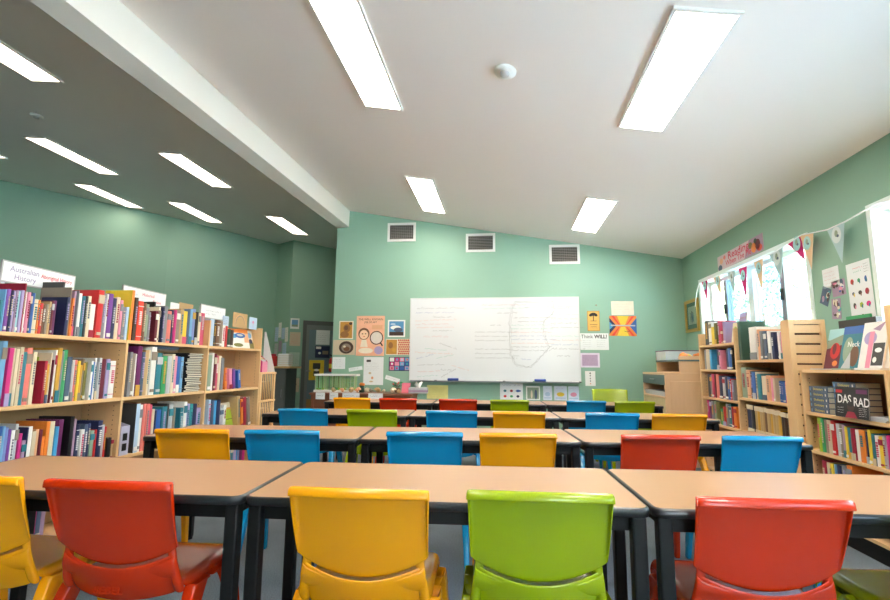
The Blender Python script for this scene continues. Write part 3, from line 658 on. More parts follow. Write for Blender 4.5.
BOOKS = {
 'A1': [(2.233,0.012,0.166,'teal',None,0,0), (2.246,0.0072,0.226,'light blue',None,0,0), (2.254,0.0132,0.229,'purple',None,0,0), (2.268,0.0142,0.231,'violet',None,0,0), (2.283,0.0112,0.227,'navy',None,0,0), (2.295,0.0112,0.223,'lilac',None,0,0), (2.307,0.0102,0.228,'mauve',None,0,0), (2.318,0.0152,0.227,'aqua',None,0,0), (2.334,0.0142,0.235,'lilac',None,0,0), (2.349,0.0092,0.276,'crimson',None,0,0), (2.361,0.011,0.231,'white',None,0,0), (2.373,0.0152,0.23,'pink',None,0,0), (2.389,0.0122,0.232,'navy',None,0,0), (2.402,0.015,0.229,'blue',None,0,0), (2.419,0.024,0.197,'cream',None,0,0), (2.444,0.0092,0.194,'orange',None,0,0), (2.454,0.018,0.179,'red',None,0,0), (2.473,0.0152,0.175,'brown',None,0,0), (2.489,0.0152,0.177,'taupe',None,0,0), (2.505,0.0142,0.194,'tan',None,0,0), (2.52,0.0142,0.202,'maroon',None,0,0), (2.535,0.0172,0.204,'plum',None,0,0), (2.62,0.02,0.237,'navy',None,0,0), (2.641,0.0092,0.301,'taupe',None,0,0), (2.654,0.014,0.236,'orange',None,0,0), (2.669,0.0132,0.281,'mauve',None,0,0), (2.683,0.0122,0.344,'charcoal',None,0.1,0), (2.696,0.006,0.29,'grey',None,0,0), (2.703,0.0204,0.274,'white',None,0,0), (2.724,0.024,0.259,'teal',None,0,0), (2.75,0.015,0.262,'charcoal',None,0,0), (2.766,0.0232,0.265,'cream',None,0,0), (2.792,0.035,0.217,'white',None,0,0), (2.846,0.044,0.318,'red',None,0,0), (2.891,0.027,0.303,'grey',None,0,0), (2.919,0.0132,0.3,'white',None,0,0), (2.933,0.0352,0.307,'purple',None,0,0), (2.971,0.03,0.281,'navy',None,0,0), (3.002,0.0292,0.292,'cream',None,0,0), (3.033,0.022,0.275,'pink',None,0,0), (3.062,0.025,0.23,'grey',None,0,0), (3.088,0.0222,0.233,'pale blue',None,0,0)],
 'B1': [(3.132,0.025,0.361,'orange','yellow',0,0), (3.163,0.029,0.312,'dark brown',None,0,0), (3.198,0.05,0.292,'scarlet',None,0,0), (3.249,0.0302,0.283,'brown',None,0,0), (3.28,0.0302,0.279,'sage',None,0,0), (3.313,0.021,0.222,'grey',None,0,0), (3.387,0.028,0.239,'maroon',None,0,0), (3.416,0.0202,0.273,'cream',None,0,0), (3.437,0.0192,0.318,'black',None,0.06,0), (3.457,0.0162,0.276,'navy',None,0,0), (3.474,0.0392,0.289,'grey',None,0,0), (3.519,0.046,0.255,'salmon',None,0,0), (3.566,0.0252,0.267,'navy',None,0,0), (3.592,0.0262,0.27,'magenta',None,0,0), (3.619,0.0422,0.274,'taupe',None,0,0), (3.662,0.0422,0.287,'tan',None,0,0), (3.705,0.055,0.276,'yellow',None,0,0), (3.761,0.033,0.299,'slate',None,0,0), (3.795,0.0332,0.303,'light blue',None,0,0), (3.829,0.0382,0.307,'periwinkle',None,0,0), (3.872,0.037,0.286,'black',None,0,0), (3.91,0.0302,0.281,'cream',None,0,0), (3.943,0.05,0.285,'rose',None,0,0)],
 'C1': [(4.077,0.061,0.246,'pale blue',None,0,0), (4.139,0.0342,0.241,'charcoal',None,0,0), (4.174,0.0572,0.245,'brown',None,0,0), (4.232,0.045,0.241,'taupe',None,0,0), (4.279,0.047,0.207,'white',None,0,0), (4.327,0.0372,0.201,'red',None,0,0), (4.365,0.052,0.176,'dark green',None,0,0), (4.418,0.0612,0.17,'dark brown',None,0,0)],
 'A2': [(2.273,0.026,0.349,'light blue',None,0,0), (2.309,0.024,0.313,'magenta',None,0,0), (2.334,0.0162,0.314,'beige',None,0,0), (2.351,0.0172,0.309,'cream',None,0,0), (2.369,0.0192,0.321,'beige',None,0,0), (2.39,0.021,0.294,'teal',None,0,0), (2.413,0.032,0.317,'salmon',None,0,0), (2.447,0.023,0.296,'cream',None,0,0), (2.522,0.018,0.246,'crimson',None,0,0), (2.541,0.014,0.228,'mustard',None,0,0), (2.556,0.006,0.269,'lime',None,0.08,0), (2.563,0.0064,0.293,'cream',None,0,0), (2.57,0.0112,0.263,'blue',None,0.09,0), (2.582,0.006,0.252,'maroon',None,0,0), (2.589,0.0114,0.311,'white',None,0,0), (2.601,0.0242,0.324,'mustard',None,0,0), (2.626,0.017,0.307,'grey',None,0,0), (2.644,0.0262,0.314,'green',None,0,0), (2.672,0.031,0.272,'slate',None,0,0), (2.704,0.018,0.254,'pale grey',None,0,0), (2.723,0.0202,0.254,'salmon',None,0,0), (2.744,0.017,0.248,'yellow',None,0,0), (2.763,0.022,0.223,'mustard',None,0,0), (2.786,0.0112,0.261,'taupe',None,0,0), (2.802,0.019,0.242,'olive',None,0,0), (2.842,0.015,0.249,'white',None,0,0), (2.858,0.0162,0.243,'blue',None,0,0), (2.875,0.0132,0.269,'white',None,0,0), (2.89,0.016,0.243,'grey',None,0,0), (2.907,0.0212,0.27,'pale grey',None,0,0), (2.929,0.0362,0.264,'maroon',None,0,0), (2.966,0.0262,0.264,'lilac',None,0,0), (2.995,0.046,0.251,'white',None,0,0)],
 'B2': [(3.165,0.026,0.317,'grey',None,0,0), (3.192,0.027,0.307,'taupe',None,0,0), (3.22,0.0182,0.304,'white',None,0,0), (3.239,0.0402,0.363,'plum',None,0,0), (3.281,0.03,0.32,'slate',None,0,0), (3.312,0.0342,0.336,'tan',None,0,0), (3.347,0.0252,0.337,'cream',None,0,0), (3.375,0.053,0.361,'white',None,0,0), (3.442,0.06,0.318,'teal',None,0,0), (3.509,0.051,0.296,'green',None,0,0), (3.561,0.0462,0.297,'pale grey',None,0,0), (3.612,0.035,0.314,'cream',None,0,0), (3.648,0.03,0.299,'pink',None,0,0), (3.679,0.037,0.295,'blue',None,0,0), (3.717,0.0342,0.292,'light blue',None,0,0)],
 'C2': [(4.095,0.053,0.323,'sage',None,0,0), (4.149,0.0282,0.342,'white',None,0,0), (4.178,0.039,0.334,'maroon',None,0,0), (4.218,0.04,0.316,'rose',None,0,0), (4.259,0.0392,0.317,'cream',None,0,0), (4.299,0.041,0.299,'grey',None,0,0), (4.388,0.04,0.204,'orange',None,0,-7), (4.457,0.045,0.195,'pink',None,0,-7), (4.527,0.043,0.194,'purple',None,0,-8), (4.619,0.048,0.184,'blue',None,0,-10)],
 'A3': [(2.299,0.015,0.308,'grey',None,0,0), (2.315,0.0142,0.306,'blue',None,0,0), (2.33,0.0122,0.305,'light blue',None,0,0), (2.343,0.021,0.297,'periwinkle',None,0,0), (2.365,0.0152,0.284,'purple',None,0,0), (2.381,0.019,0.277,'white',None,0,0), (2.401,0.0162,0.309,'pale grey',None,0,0), (2.42,0.019,0.255,'magenta',None,0,0), (2.442,0.023,0.214,'mauve',None,0,0), (2.466,0.0082,0.283,'navy',None,0,0), (2.475,0.0222,0.286,'white',None,0,0), (2.499,0.024,0.256,'beige',None,0,0), (2.524,0.0192,0.264,'peach',None,0,0), (2.544,0.0142,0.262,'maroon',None,0,0), (2.561,0.021,0.219,'orange',None,0,0), (2.583,0.0222,0.302,'orange',None,0,0), (2.608,0.029,0.299,'cream',None,0,0), (2.64,0.023,0.266,'sky',None,0,0), (2.665,0.031,0.304,'plum',None,0,0), (2.736,0.027,0.315,'black',None,0,0), (2.765,0.021,0.297,'mauve',None,0,0), (2.79,0.025,0.26,'navy',None,0,0), (2.819,0.026,0.226,'white',None,0,0), (2.846,0.0262,0.254,'slate',None,0,0), (2.873,0.0222,0.257,'navy',None,0,0), (2.898,0.031,0.209,'sage',None,0,0), (2.93,0.0182,0.212,'red',None,0,0), (2.949,0.0352,0.267,'navy',None,0,0), (2.986,0.019,0.238,'pale grey',None,0,0), (3.006,0.018,0.222,'red',None,0,0), (3.035,0.031,0.145,'black',None,0,0), (3.069,0.019,0.141,'tan',None,0,0)],
 'B3': [(3.272,0.039,0.348,'pale blue',None,0,0), (3.312,0.029,0.338,'white',None,0,0), (3.342,0.0292,0.343,'salmon',None,0,0), (3.372,0.0352,0.341,'salmon',None,0,0), (3.408,0.026,0.331,'rose',None,0,0), (3.436,0.026,0.295,'cream',None,0,0), (3.463,0.027,0.281,'navy',None,0,0), (3.491,0.0482,0.285,'blue',None,0,0), (3.543,0.056,0.304,'teal',None,0,0), (3.6,0.0272,0.324,'charcoal',None,0,0), (3.628,0.0462,0.313,'pale grey',None,0,0), (3.676,0.03,0.286,'taupe',None,0,0), (3.761,0.041,0.278,'teal',None,0,0), (3.803,0.0372,0.324,'white',None,0,0), (3.841,0.046,0.305,'lilac',None,0,0), (3.888,0.0322,0.302,'turquoise',None,0,0), (3.921,0.054,0.298,'navy',None,0,0), (3.977,0.063,0.259,'lilac',None,0,0)],
 'C3': [(4.154,0.033,0.312,'pale blue',None,0,0), (4.188,0.0412,0.301,'slate',None,0,0), (4.23,0.0462,0.298,'sky',None,0,0), (4.277,0.0542,0.303,'navy',None,0,0), (4.336,0.054,0.225,'pale grey',None,0,0), (4.391,0.042,0.249,'white',None,0,0), (4.582,0.043,0.263,'lime',None,0,-4), (4.649,0.047,0.318,'tan',None,0,-7), (4.711,0.044,0.284,'orange',None,0,-7), (4.773,0.045,0.301,'crimson',None,0,-8), (4.844,0.049,0.296,'taupe',None,0,-9)],
 'A4': [(2.421,0.021,0.293,'blue',None,0,0), (2.443,0.0212,0.293,'grey',None,0,0), (2.471,0.028,0.274,'white',None,0,0), (2.5,0.0222,0.267,'brown',None,0,0), (2.523,0.0222,0.267,'peach',None,0,0), (2.546,0.0172,0.256,'salmon',None,0,0), (2.564,0.0222,0.267,'magenta',None,0,0), (2.587,0.024,0.255,'slate',None,0,0), (2.612,0.024,0.237,'mauve',None,0,0)],
 'C4': [(4.448,0.05,0.249,'navy',None,0,0), (4.499,0.0512,0.241,'light blue',None,0,0), (4.551,0.0522,0.232,'teal',None,0,0), (4.604,0.0532,0.224,'lilac',None,0,0), (4.658,0.055,0.205,'sky',None,0,0), (4.714,0.0562,0.196,'plum',None,0,0), (4.771,0.0572,0.187,'magenta',None,0,0)],
 'D1': [(4.845,0.035,0.172,'cream',None,0,0), (5.016,0.032,0.26,'mauve',None,0,0), (5.063,0.049,0.211,'lilac',None,0,0), (5.118,0.045,0.136,'crimson',None,0,0), (5.164,0.0452,0.23,'rose',None,0,0), (5.257,0.049,0.218,'olive',None,0,0), (5.309,0.061,0.182,'yellow',None,0,0), (5.371,0.0752,0.24,'white',None,0,0), (5.447,0.0842,0.258,'charcoal',None,0,0)],
 'D2': [(4.924,0.031,0.207,'black',None,0,0), (4.965,0.064,0.21,'blue',None,0,0), (5.03,0.0422,0.202,'navy',None,0,0), (5.195,0.035,0.197,'pink',None,0,0), (5.231,0.0452,0.209,'navy',None,0,0), (5.414,0.046,0.21,'sky',None,0,0), (5.464,0.086,0.218,'beige',None,0,0), (5.551,0.0522,0.21,'grey',None,0,0)],
 'D3': [(4.93,0.062,0.194,'grey',None,0,0), (4.993,0.0292,0.202,'red',None,0,0), (5.025,0.055,0.22,'blue',None,0,0), (5.084,0.054,0.229,'navy',None,0,0), (5.139,0.056,0.218,'pale grey',None,0,0), (5.196,0.0782,0.227,'navy',None,0,0), (5.275,0.0682,0.245,'salmon',None,0,0), (5.344,0.0472,0.245,'maroon',None,0,0), (5.392,0.049,0.244,'rose',None,0,0), (5.442,0.037,0.233,'grey',None,0,0), (5.48,0.0622,0.242,'charcoal',None,0,0)],
 'D4': [(4.951,0.061,0.2,'orange',None,0,0), (5.013,0.0402,0.196,'crimson',None,0,0), (5.054,0.0502,0.221,'teal',None,0,0), (5.105,0.053,0.217,'grey',None,0,0), (5.161,0.055,0.183,'red',None,0,0), (5.218,0.057,0.159,'green',None,0,0), (5.293,0.082,0.222,'olive',None,0,0), (5.376,0.0592,0.227,'sage',None,0,0), (5.436,0.0612,0.223,'grey',None,0,0), (5.498,0.0612,0.229,'plum',None,0,0), (5.56,0.051,0.225,'magenta',None,0,0)],
 'E1': [(4.034,0.031,0.2,'orange',None,0,0), (4.077,0.036,0.211,'pink',None,0,0), (4.127,0.028,0.214,'white',None,0,0), (4.207,0.036,0.22,'navy',None,0,0), (4.25,0.045,0.232,'white',None,0,0), (4.324,0.042,0.237,'slate',None,0,0), (4.381,0.036,0.241,'grey',None,0,0), (4.418,0.0442,0.257,'peach',None,0,0), (4.485,0.113,0.286,'white',None,0,0), (4.735,0.053,0.355,'dark green',None,0,0)],
 'E2': [(4.034,0.033,0.156,'magenta',None,0,0), (4.068,0.0262,0.159,'magenta',None,0,0), (4.1,0.028,0.162,'blue',None,0,0), (4.129,0.0262,0.161,'blue',None,0,0), (4.156,0.0272,0.168,'blue',None,0,0), (4.239,0.026,0.189,'beige',None,0,0), (4.268,0.03,0.189,'pink',None,0,0), (4.307,0.059,0.208,'peach',None,0,0), (4.369,0.068,0.203,'cream',None,0,0), (4.452,0.058,0.218,'teal',None,0,0), (4.512,0.039,0.234,'cream',None,0,0), (4.552,0.0512,0.234,'blue',None,0,0), (4.604,0.0332,0.242,'charcoal',None,0,0), (4.638,0.0522,0.251,'peach',None,0,0), (4.707,0.093,0.273,'sage',None,0,0)],
 'E3': [(4.024,0.045,0.217,'dark brown',None,0,0), (4.07,0.0452,0.22,'dark brown',None,0,0), (4.116,0.0392,0.223,'dark brown',None,0,0), (4.156,0.0412,0.223,'dark brown',None,0,0), (4.198,0.0412,0.231,'mustard',None,0,0), (4.24,0.0422,0.227,'tan',None,0,0), (4.283,0.0382,0.232,'tan',None,0,0), (4.322,0.0352,0.232,'mustard',None,0,0), (4.358,0.0452,0.233,'tan',None,0,0), (4.404,0.0372,0.238,'brown',None,0,0), (4.442,0.036,0.234,'tan',None,0,0), (4.479,0.0352,0.236,'tan',None,0,0), (4.515,0.0402,0.237,'mustard',None,0,0), (4.556,0.0412,0.237,'tan',None,0,0), (4.614,0.044,0.241,'charcoal',None,0,0), (4.661,0.077,0.241,'navy',None,0,0)],
 'F3': [(3.106,0.025,0.189,'magenta',None,0,0), (3.133,0.017,0.181,'pale grey',None,0,0), (3.152,0.029,0.177,'yellow',None,0,0), (3.182,0.0372,0.178,'white',None,0,0), (3.222,0.024,0.185,'teal',None,0,0), (3.247,0.0222,0.205,'yellow',None,0,0), (3.271,0.019,0.191,'navy',None,0,0), (3.298,0.05,0.194,'orange',None,0,0), (3.353,0.03,0.191,'white',None,0,0), (3.384,0.0292,0.194,'crimson',None,0,0), (3.414,0.0312,0.196,'teal',None,0,0), (3.446,0.0212,0.199,'yellow',None,0,0), (3.468,0.026,0.208,'mauve',None,0,0), (3.495,0.0282,0.208,'taupe',None,0,0), (3.524,0.0352,0.208,'pale grey',None,0,0), (3.565,0.033,0.223,'red',None,0,0), (3.6,0.035,0.222,'beige',None,0,0), (3.636,0.0402,0.221,'taupe',None,0,0), (3.677,0.0262,0.228,'green',None,0,0), (3.704,0.0312,0.228,'lime',None,0,0)],
 'F4': [(3.44,0.045,0.248,'orange',None,0,0), (3.494,0.047,0.237,'grey',None,0,0), (3.542,0.0382,0.229,'navy',None,0,0), (3.581,0.0332,0.228,'light blue',None,0,0), (3.619,0.029,0.227,'yellow',None,0,0), (3.654,0.035,0.226,'cream',None,0,0), (3.699,0.042,0.23,'crimson',None,0,0)],
}
def sizew(w, h):
    a = 'tall' if h > .29 else ('short' if h < .2 else '')
    b_ = 'thick' if w > .04 else ('thin' if w < .014 else '')
    return ' '.join(q for q in (a, b_) if q)
ORD = ['first','second','third','fourth','fifth','sixth','seventh','eighth','ninth','tenth','eleventh','twelfth','thirteenth','fourteenth','fifteenth','sixteenth','seventeenth','eighteenth','nineteenth','twentieth']
def art(c): return ('an ' if c[0] in 'aeiou' else 'a ')+c
BOOKS['B3'][0] = BOOKS['B3'][0][:4]+('charcoal', 0, 0)  # charcoal cover imitates the shadowed void beside the file box
BOOKS['D1'] = [r for r in BOOKS['D1'] if not (4.84 < r[0]+r[1] and r[0] < 5.05)]
BOOKS['C3'] = [r for r in BOOKS['C3'] if r[3] != 'lime' and not 4.43 < r[0] < 4.64]
recs = []
for key, rows in BOOKS.items():
    n = len(rows)
    order = list(range(n)) if key[0] in 'ABC' else list(range(n))[::-1]     # left to right as seen
    seen = [rows[i] for i in order]
    for j, r in enumerate(seen):
        y, w, h, c, cov, push, lean = r
        L_ = seen[j-1][3] if j else None; Rr = seen[j+1][3] if j+1 < n else None
        if L_ and Rr: nb = 'between '+(f'{art(L_)} and {art(Rr)} one' if L_ != Rr else f'two {L_} ones')
        elif Rr: nb = f'at the left end beside {art(Rr)} one'
        else: nb = f'at the right end beside {art(L_)} one'
        recs.append([key, r, f'{sizew(w,h)} {c} book {nb}, {SHN[key]}'.strip(), j, n, c, L_, Rr])
from collections import Counter
cnt = Counter(q[2] for q in recs)
for q in recs:
    if cnt[q[2]] > 1 or len(q[2].split()) > 16:
        j, n = q[3], q[4]
        o = (f'{ORD[j]} from the left' if j < n/2 else f'{ORD[n-1-j]} from the right') if n < 40 or min(j, n-1-j) < 20 else 'near the middle'
        q[2] = f'{q[5]} book {o}, {SHN[q[0]]}'
        if len(q[2].split()) < 15 and q[7] and o == 'near the middle': q[2] = f'{q[5]} book left of {art(q[7])} one, {SHN[q[0]]}'
cnt = Counter(q[2] for q in recs)
rn = random.Random(11)
GR = {'A': 'books in the near left bookcase', 'B': 'books in the middle left bookcase', 'C': 'books in the tall left bookcase', 'D': 'books in the far right bookcase', 'E': 'books in the middle right bookcase', 'F': 'books in the nearest right bookcase'}
for key, r, lb, j, n, c, L_, Rr in recs:
    y, w, h, c, cov, push, lean = r
    side = 'L' if key[0] in 'ABC' else 'R'; z0 = ZB[key[0]][int(key[1])-1]+.0008
    d = min(.27-push-.012, max(.13, h*rn.uniform(.66, .78)))
    if key in ('D1', 'E1', 'A1', 'B1') : d = min(d, .22)
    jit = rn.uniform(-.004, .006)
    x = (-2.665-push-jit) if side == 'L' else (2.165+push+jit)
    if key == 'E3': st = 5
    else: st = rn.choice([0, 0, 1, 2, 3, 4, 5, 5])
    w2 = w-.0006
    b = book_mesh(w2, h, d, c, cov, side, st, rn)
    s = -1 if side == 'L' else 1
    if key == 'E3':
        b.box((s*-.0026, 0, 0), (s*.002, w2, h*.16), pal('cream')); b.box((s*-.0026, 0, h*.84), (s*.002, w2, h), pal('cream'))
    o = b.build('book'); tag(o, lb, 'book', GR[key[0]])
    pg = MB(); pg.box((s*.006, .0032 if w2 > .01 else .0014, .003), (s*(d-.004), w2-(.0032 if w2 > .01 else .0014), h-.003), M_page); pg.build('pages', o)
    if lean:
        a = math.radians(-lean); yb = w2 if lean < 0 else 0
        # tilt about the foot of the book; positive tilts the top towards +y
        o.rotation_euler = (a, 0, 0)
        o.location = (x, y, z0+(0 if a >= 0 else 0))
        if a > 0: o.location = (x, y+w2*(1-math.cos(a)), z0)
        else: o.location.z = z0+w2*math.sin(-a)
    else: o.location = (x, y, z0)

# books and magazines lying flat or face-out
def flat_book(name, label, cat, x0, y0, z0, lx, ly, t, c, group=None, rz=0, spine='-y', marks=None, page_face=None):
    """lying book, its corner frame centred at x0,y0; spine towards -y or +x / -x"""
    root = MB(); hx, hy = lx/2, ly/2
    m = pal(c); k = .0025 if t > .012 else .001
    root.box((-hx, -hy, 0), (hx, hy, k), m); root.box((-hx, -hy, t-k), (hx, hy, t), m)
    if spine == '-y': root.box((-hx, -hy, k), (hx, -hy+.003, t-k), m)
    elif spine == '-x': root.box((-hx, -hy, k), (-hx+.003, hy, t-k), m)
    elif spine == '+x': root.box((hx-.003, -hy, k), (hx, hy, t-k), m)
    if marks: marks(root, hx, hy, t)
    o = root.build(name); o.location = (x0, y0, z0); o.rotation_euler = (0, 0, rz); tag(o, label, cat, group)
    g = .004
    pg = MB(); pg.box((-hx+g, -hy+g, k+.0003), (hx-(.001 if spine != '+x' else g), hy-.001, t-k-.0003), M_page); pg.build('pages', o)
    return o
# stack of magazines with black spines, pages towards the room
z = .8908; rs = random.Random(4)
NM = 22
for k in range(NM):
    t_ = rs.uniform(.0125, .0165)
    if k == 0: lb = 'bottom brown-paged magazine of the tall leaning stack in the middle left bookcase'
    elif k == NM-1: lb = 'topmost brown-paged magazine of the tall stack in the middle left bookcase'
    else: lb = 'black-spined magazine within the tall stack in the middle left bookcase'
    o = flat_book('magazine', lb, 'magazine', -2.79+rs.uniform(-.012, .012), 3.905+rs.uniform(-.006, .006), z, .235, .20, t_, 'black', 'brown-paged magazines in the tall stack', rs.uniform(-.03, .03), '-y')
    z += t_+.0004
flat_book('book', 'dark slate book lying flat on top of the teal and green books', 'book', -2.78, 3.56, 1.241, .20, .28, .02, 'slate', GR['B'], 0, '+x')
flat_book('book', 'thin grey book lying flat under the slate one, above the green book', 'book', -2.79, 3.55, 1.2285, .19, .26, .010, 'taupe', GR['B'], 0, '+x')

# magazine file box on the third shelf, open topped
t = thing('magazine_file', 'lilac grey magazine file box with two dark squares, third shelf at the panel', 'magazine file', (-2.80, 3.19, .4858))
b = MB(); mf = mat('file_card', rgb(176,176,200), .6)
b.prism([(.13, -.04, 0), (-.12, -.04, 0), (-.12, -.04, .27), (.13, -.04, .20)], (0, .003, 0), mf); b.prism([(.13, .04, 0), (-.12, .04, 0), (-.12, .04, .27), (.13, .04, .20)], (0, -.003, 0), mf)
b.box((.127, -.037, 0), (.13, .037, .20), mf); b.box((-.12, -.037, 0), (-.117, .037, .27), mf); b.build('file_body', t)
b = MB()
for zz in (.03, .10): b.box((.1302, -.02, zz), (.1312, .02, zz+.05), M_black)
b.build('dark_square', t)
b = MB(); b.box((-.11, -.03, .003), (.11, .03, .19), M_page); b.build('papers', t)

# dictionaries
def dict_marks(root, hx, hy, t):
    p = PL(root, (-hx, 0, t/2-.008), (0, -1, 0), (0, 0, 1))
    p.text('Dictionary', -.055, 0, .023, mat('yellow_ink', rgb(226,206,96), .6), .0006, 'LEFT', .01, 1.1)
    p.rect(.075, -.002, .085, .014, pal('white'), .0006); p.rect(-.095, -.004, -.082, .016, pal('light blue'), .0006)
z = .8208
for k in range(5):
    flat_book('dictionary', ('lowest' if k == 0 else 'topmost' if k == 4 else ['','second','third','fourth'][k]+' from bottom')+' blue dictionary in the left stack on the right bookcase', 'book', 2.25, 3.71, z, .15, .205, .036, 'slate', 'blue dictionaries stacked flat', rs.uniform(-.04, .04), '-x', dict_marks); z += .0366
z = .8208
for k in range(6):
    flat_book('dictionary', ('lowest' if k == 0 else 'topmost' if k == 5 else ['','second','third','fourth','fifth'][k]+' from bottom')+' blue dictionary in the right stack behind the black magazine', 'book', 2.27, 3.48, z, .15, .205, .036, 'slate', 'blue dictionaries stacked flat', rs.uniform(-.03, .03), '-x', dict_marks); z += .0366

# face-out books on the display shelf (leaning back against the wall side)
def faceout(name, label, cat, x, y, z, w, h, cfront, draw, side='R', tilt=12, rz=0, t=.012, group=None):
    root = bpy.data.objects.new(name, None); COL.objects.link(root); root.location = (x, y, z+.001); tag(root, label, cat, group)
    root.rotation_euler = (0, math.radians(tilt if side == 'R' else -tilt), rz)
    b = MB(); s = -1 if side == 'R' else 1
    if side == 'R': p = PL(b, (0, w/2, 0), (0, -1, 0), (0, 0, 1))      # normal -x
    else: p = PL(b, (0, -w/2, 0), (0, 1, 0), (0, 0, 1))
    p.slab(0, 0, w, h, .0012, cfront, t)
    p.slab(0, 0, w, h, .0012, cfront, 0)
    p.slab(0, 0, .0012, h, t-.0012, cfront, .0012)
    draw(p, w, h, t+.0014)
    b.build('cover', root)
    b = MB()
    if side == 'R': p = PL(b, (0, w/2, 0), (0, -1, 0), (0, 0, 1))
    else: p = PL(b, (0, -w/2, 0), (0, 1, 0), (0, 0, 1))
    p.slab(.002, .002, w-.002, h-.002, t-.002, M_page, .0014); b.build('pages', root)
    return root
P_ = pal
def d_red(p, w, h, q):
    p.rect(0, h*.72, w, h, P_('aqua'), q); p.poly([(0, h*.7), (w, h*.86), (w, h*.6), (0, h*.5)], P_('sage'), q+.0002)
    p.disc(w*.55, h*.45, w*.3, h*.2, P_('red'), q+.0003); p.disc(w*.65, h*.14, w*.16, h*.07, P_('orange'), q+.0004); p.disc(w*.5, h*.5, w*.12, h*.14, P_('maroon'), q+.0004)
def d_blue(p, w, h, q):
    p.rect(0, h*.82, w, h, P_('blue'), q); p.disc(w*.35, h*.45, w*.25, h*.3, P_('sage'), q); p.disc(w*.7, h*.3, w*.22, h*.24, P_('brown'), q+.0002)
    p.text('Neck', w*.3, h*.52, .05, M_white, q+.0005, 'LEFT', .01); p.poly([(w*.1,0),(w*.5,h*.4),(w*.6,0)], P_('pale grey'), q+.0003)
def d_pink(p, w, h, q):
    p.disc(w*.35, h*.66, w*.26, h*.14, P_('lilac'), q); p.rect(w*.3, 0, w*.5, h*.8, P_('pink'), q+.0002); p.poly([(w*.4,h*.85),(w*.9,h),(w*.7,h*.8)], P_('mauve'), q+.0002)
    p.rect(w*.52, h*.08, w*.98, h*.55, P_('charcoal'), q+.0003); p.disc(w*.75, h*.4, w*.14, h*.05, M_white, q+.0005); p.disc(w*.65, h*.2, w*.08, h*.06, M_white, q+.0005)
def d_fawn(p, w, h, q):
    p.disc(w*.55, h*.28, w*.2, h*.16, P_('peach'), q); p.disc(w*.42, h*.5, w*.09, h*.06, P_('tan'), q+.0002); p.poly([(w*.36,h*.5),(w*.4,h*.66),(w*.46,h*.54)], P_('brown'), q+.0003); p.rect(w*.45,0,w*.5,h*.2,P_('peach'),q+.0002); p.rect(w*.62,0,w*.67,h*.2,P_('peach'),q+.0002)
for (y, w, h, c, dr, lb) in ((3.635, .165, .285, P_('maroon'), d_red, 'red-covered picture book at the left of the display shelf, partly behind a blue-topped one'),
                             (3.455, .185, .29, P_('teal'), d_blue, 'blue-topped picture book on the display shelf beside the red one'),
                             (3.25, .20, .30, P_('white'), d_pink, 'white picture book with pink bow on the right display shelf'),
                             (3.115, .125, .27, P_('white'), d_fawn, 'white picture book with a small fawn, at the right of the display shelf')):
    faceout('display_book', lb, 'book', 2.24-.012*(y<3.5)-.012*(y<3.3)+.02*(y<3.2), y, 1.12, w, h, c, dr, 'R', 14, 0, .012, 'picture books standing face out')
for k, (y, c, lb) in enumerate(((3.66, 'pale grey', 'pale magazine lying flat in front of the red picture book'), (3.42, 'sage', 'green grey magazine lying flat before the blue-topped book'), (3.2, 'white', 'white magazine lying flat before the fawn book'))):
    flat_book('magazine', lb, 'magazine', 2.19, y, 1.121, .07, .19, .006+.003*k, c, 'flat magazines on the display shelf', .08*(k-1), '-x')
t = thing('box_file', 'grey box file and green folder behind the display books', 'file', (2.44, 3.62, 1.121))
b = MB(); b.box((-.02, -.16, 0), (.02, .20, .35), P_('charcoal')); b.build('file_case', t)
b = MB(); b.box((.022, -.05, 0), (.035, .18, .38), P_('green')); b.build('green_folder', t)
# black music magazine leaning on the dictionaries
def d_das(p, w, h, q):
    p.rect(.004, h*.8, w*.22, h*.9, P_('red'), q); p.rect(w*.64, h*.8, w*.96, h*.93, P_('plum'), q)
    p.text('DAS', w*.06, h*.47, .075, M_white, q+.0004, 'LEFT', .015, .92); p.text('RAD', w*.56, h*.40, .075, M_white, q+.0004, 'LEFT', .015, .92)
    p.disc(w*.48, h*.36, w*.11, h*.17, P_('dark brown'), q+.0008); p.disc(w*.48, h*.45, w*.10, h*.08, P_('black'), q+.001); p.poly([(w*.3, 0), (w*.38, h*.2), (w*.58, h*.2), (w*.68, 0)], P_('crimson'), q+.0009)
    r2 = random.Random(3)
    for k in range(5): p.scribble(w*.72, h*(.33-.06*k), w*.22, .006, M_white, q+.0004, r2, .0015)
    for k in range(3): p.scribble(w*.06, h*(.30-.08*k), w*.2, .006, M_white, q+.0004, r2, .0015)
faceout('magazine', 'black magazine with large white title leaning on the dictionaries', 'magazine', 2.145, 3.345, .822, .29, .19, P_('black'), d_das, 'R', 4, 0, .005)
for k in range(3):
    flat_book('magazine', ['lowest open grey magazine at the front edge below the black one', 'middle open grey magazine at the shelf edge below the black one', 'topmost open grey magazine lying right of the black one'][k], 'magazine', 2.215, 3.168-.006*k, .8208+k*.0092, .11, .15, .0085, 'pale grey', 'grey magazines at the shelf edge', .06*k-.05, '-x')
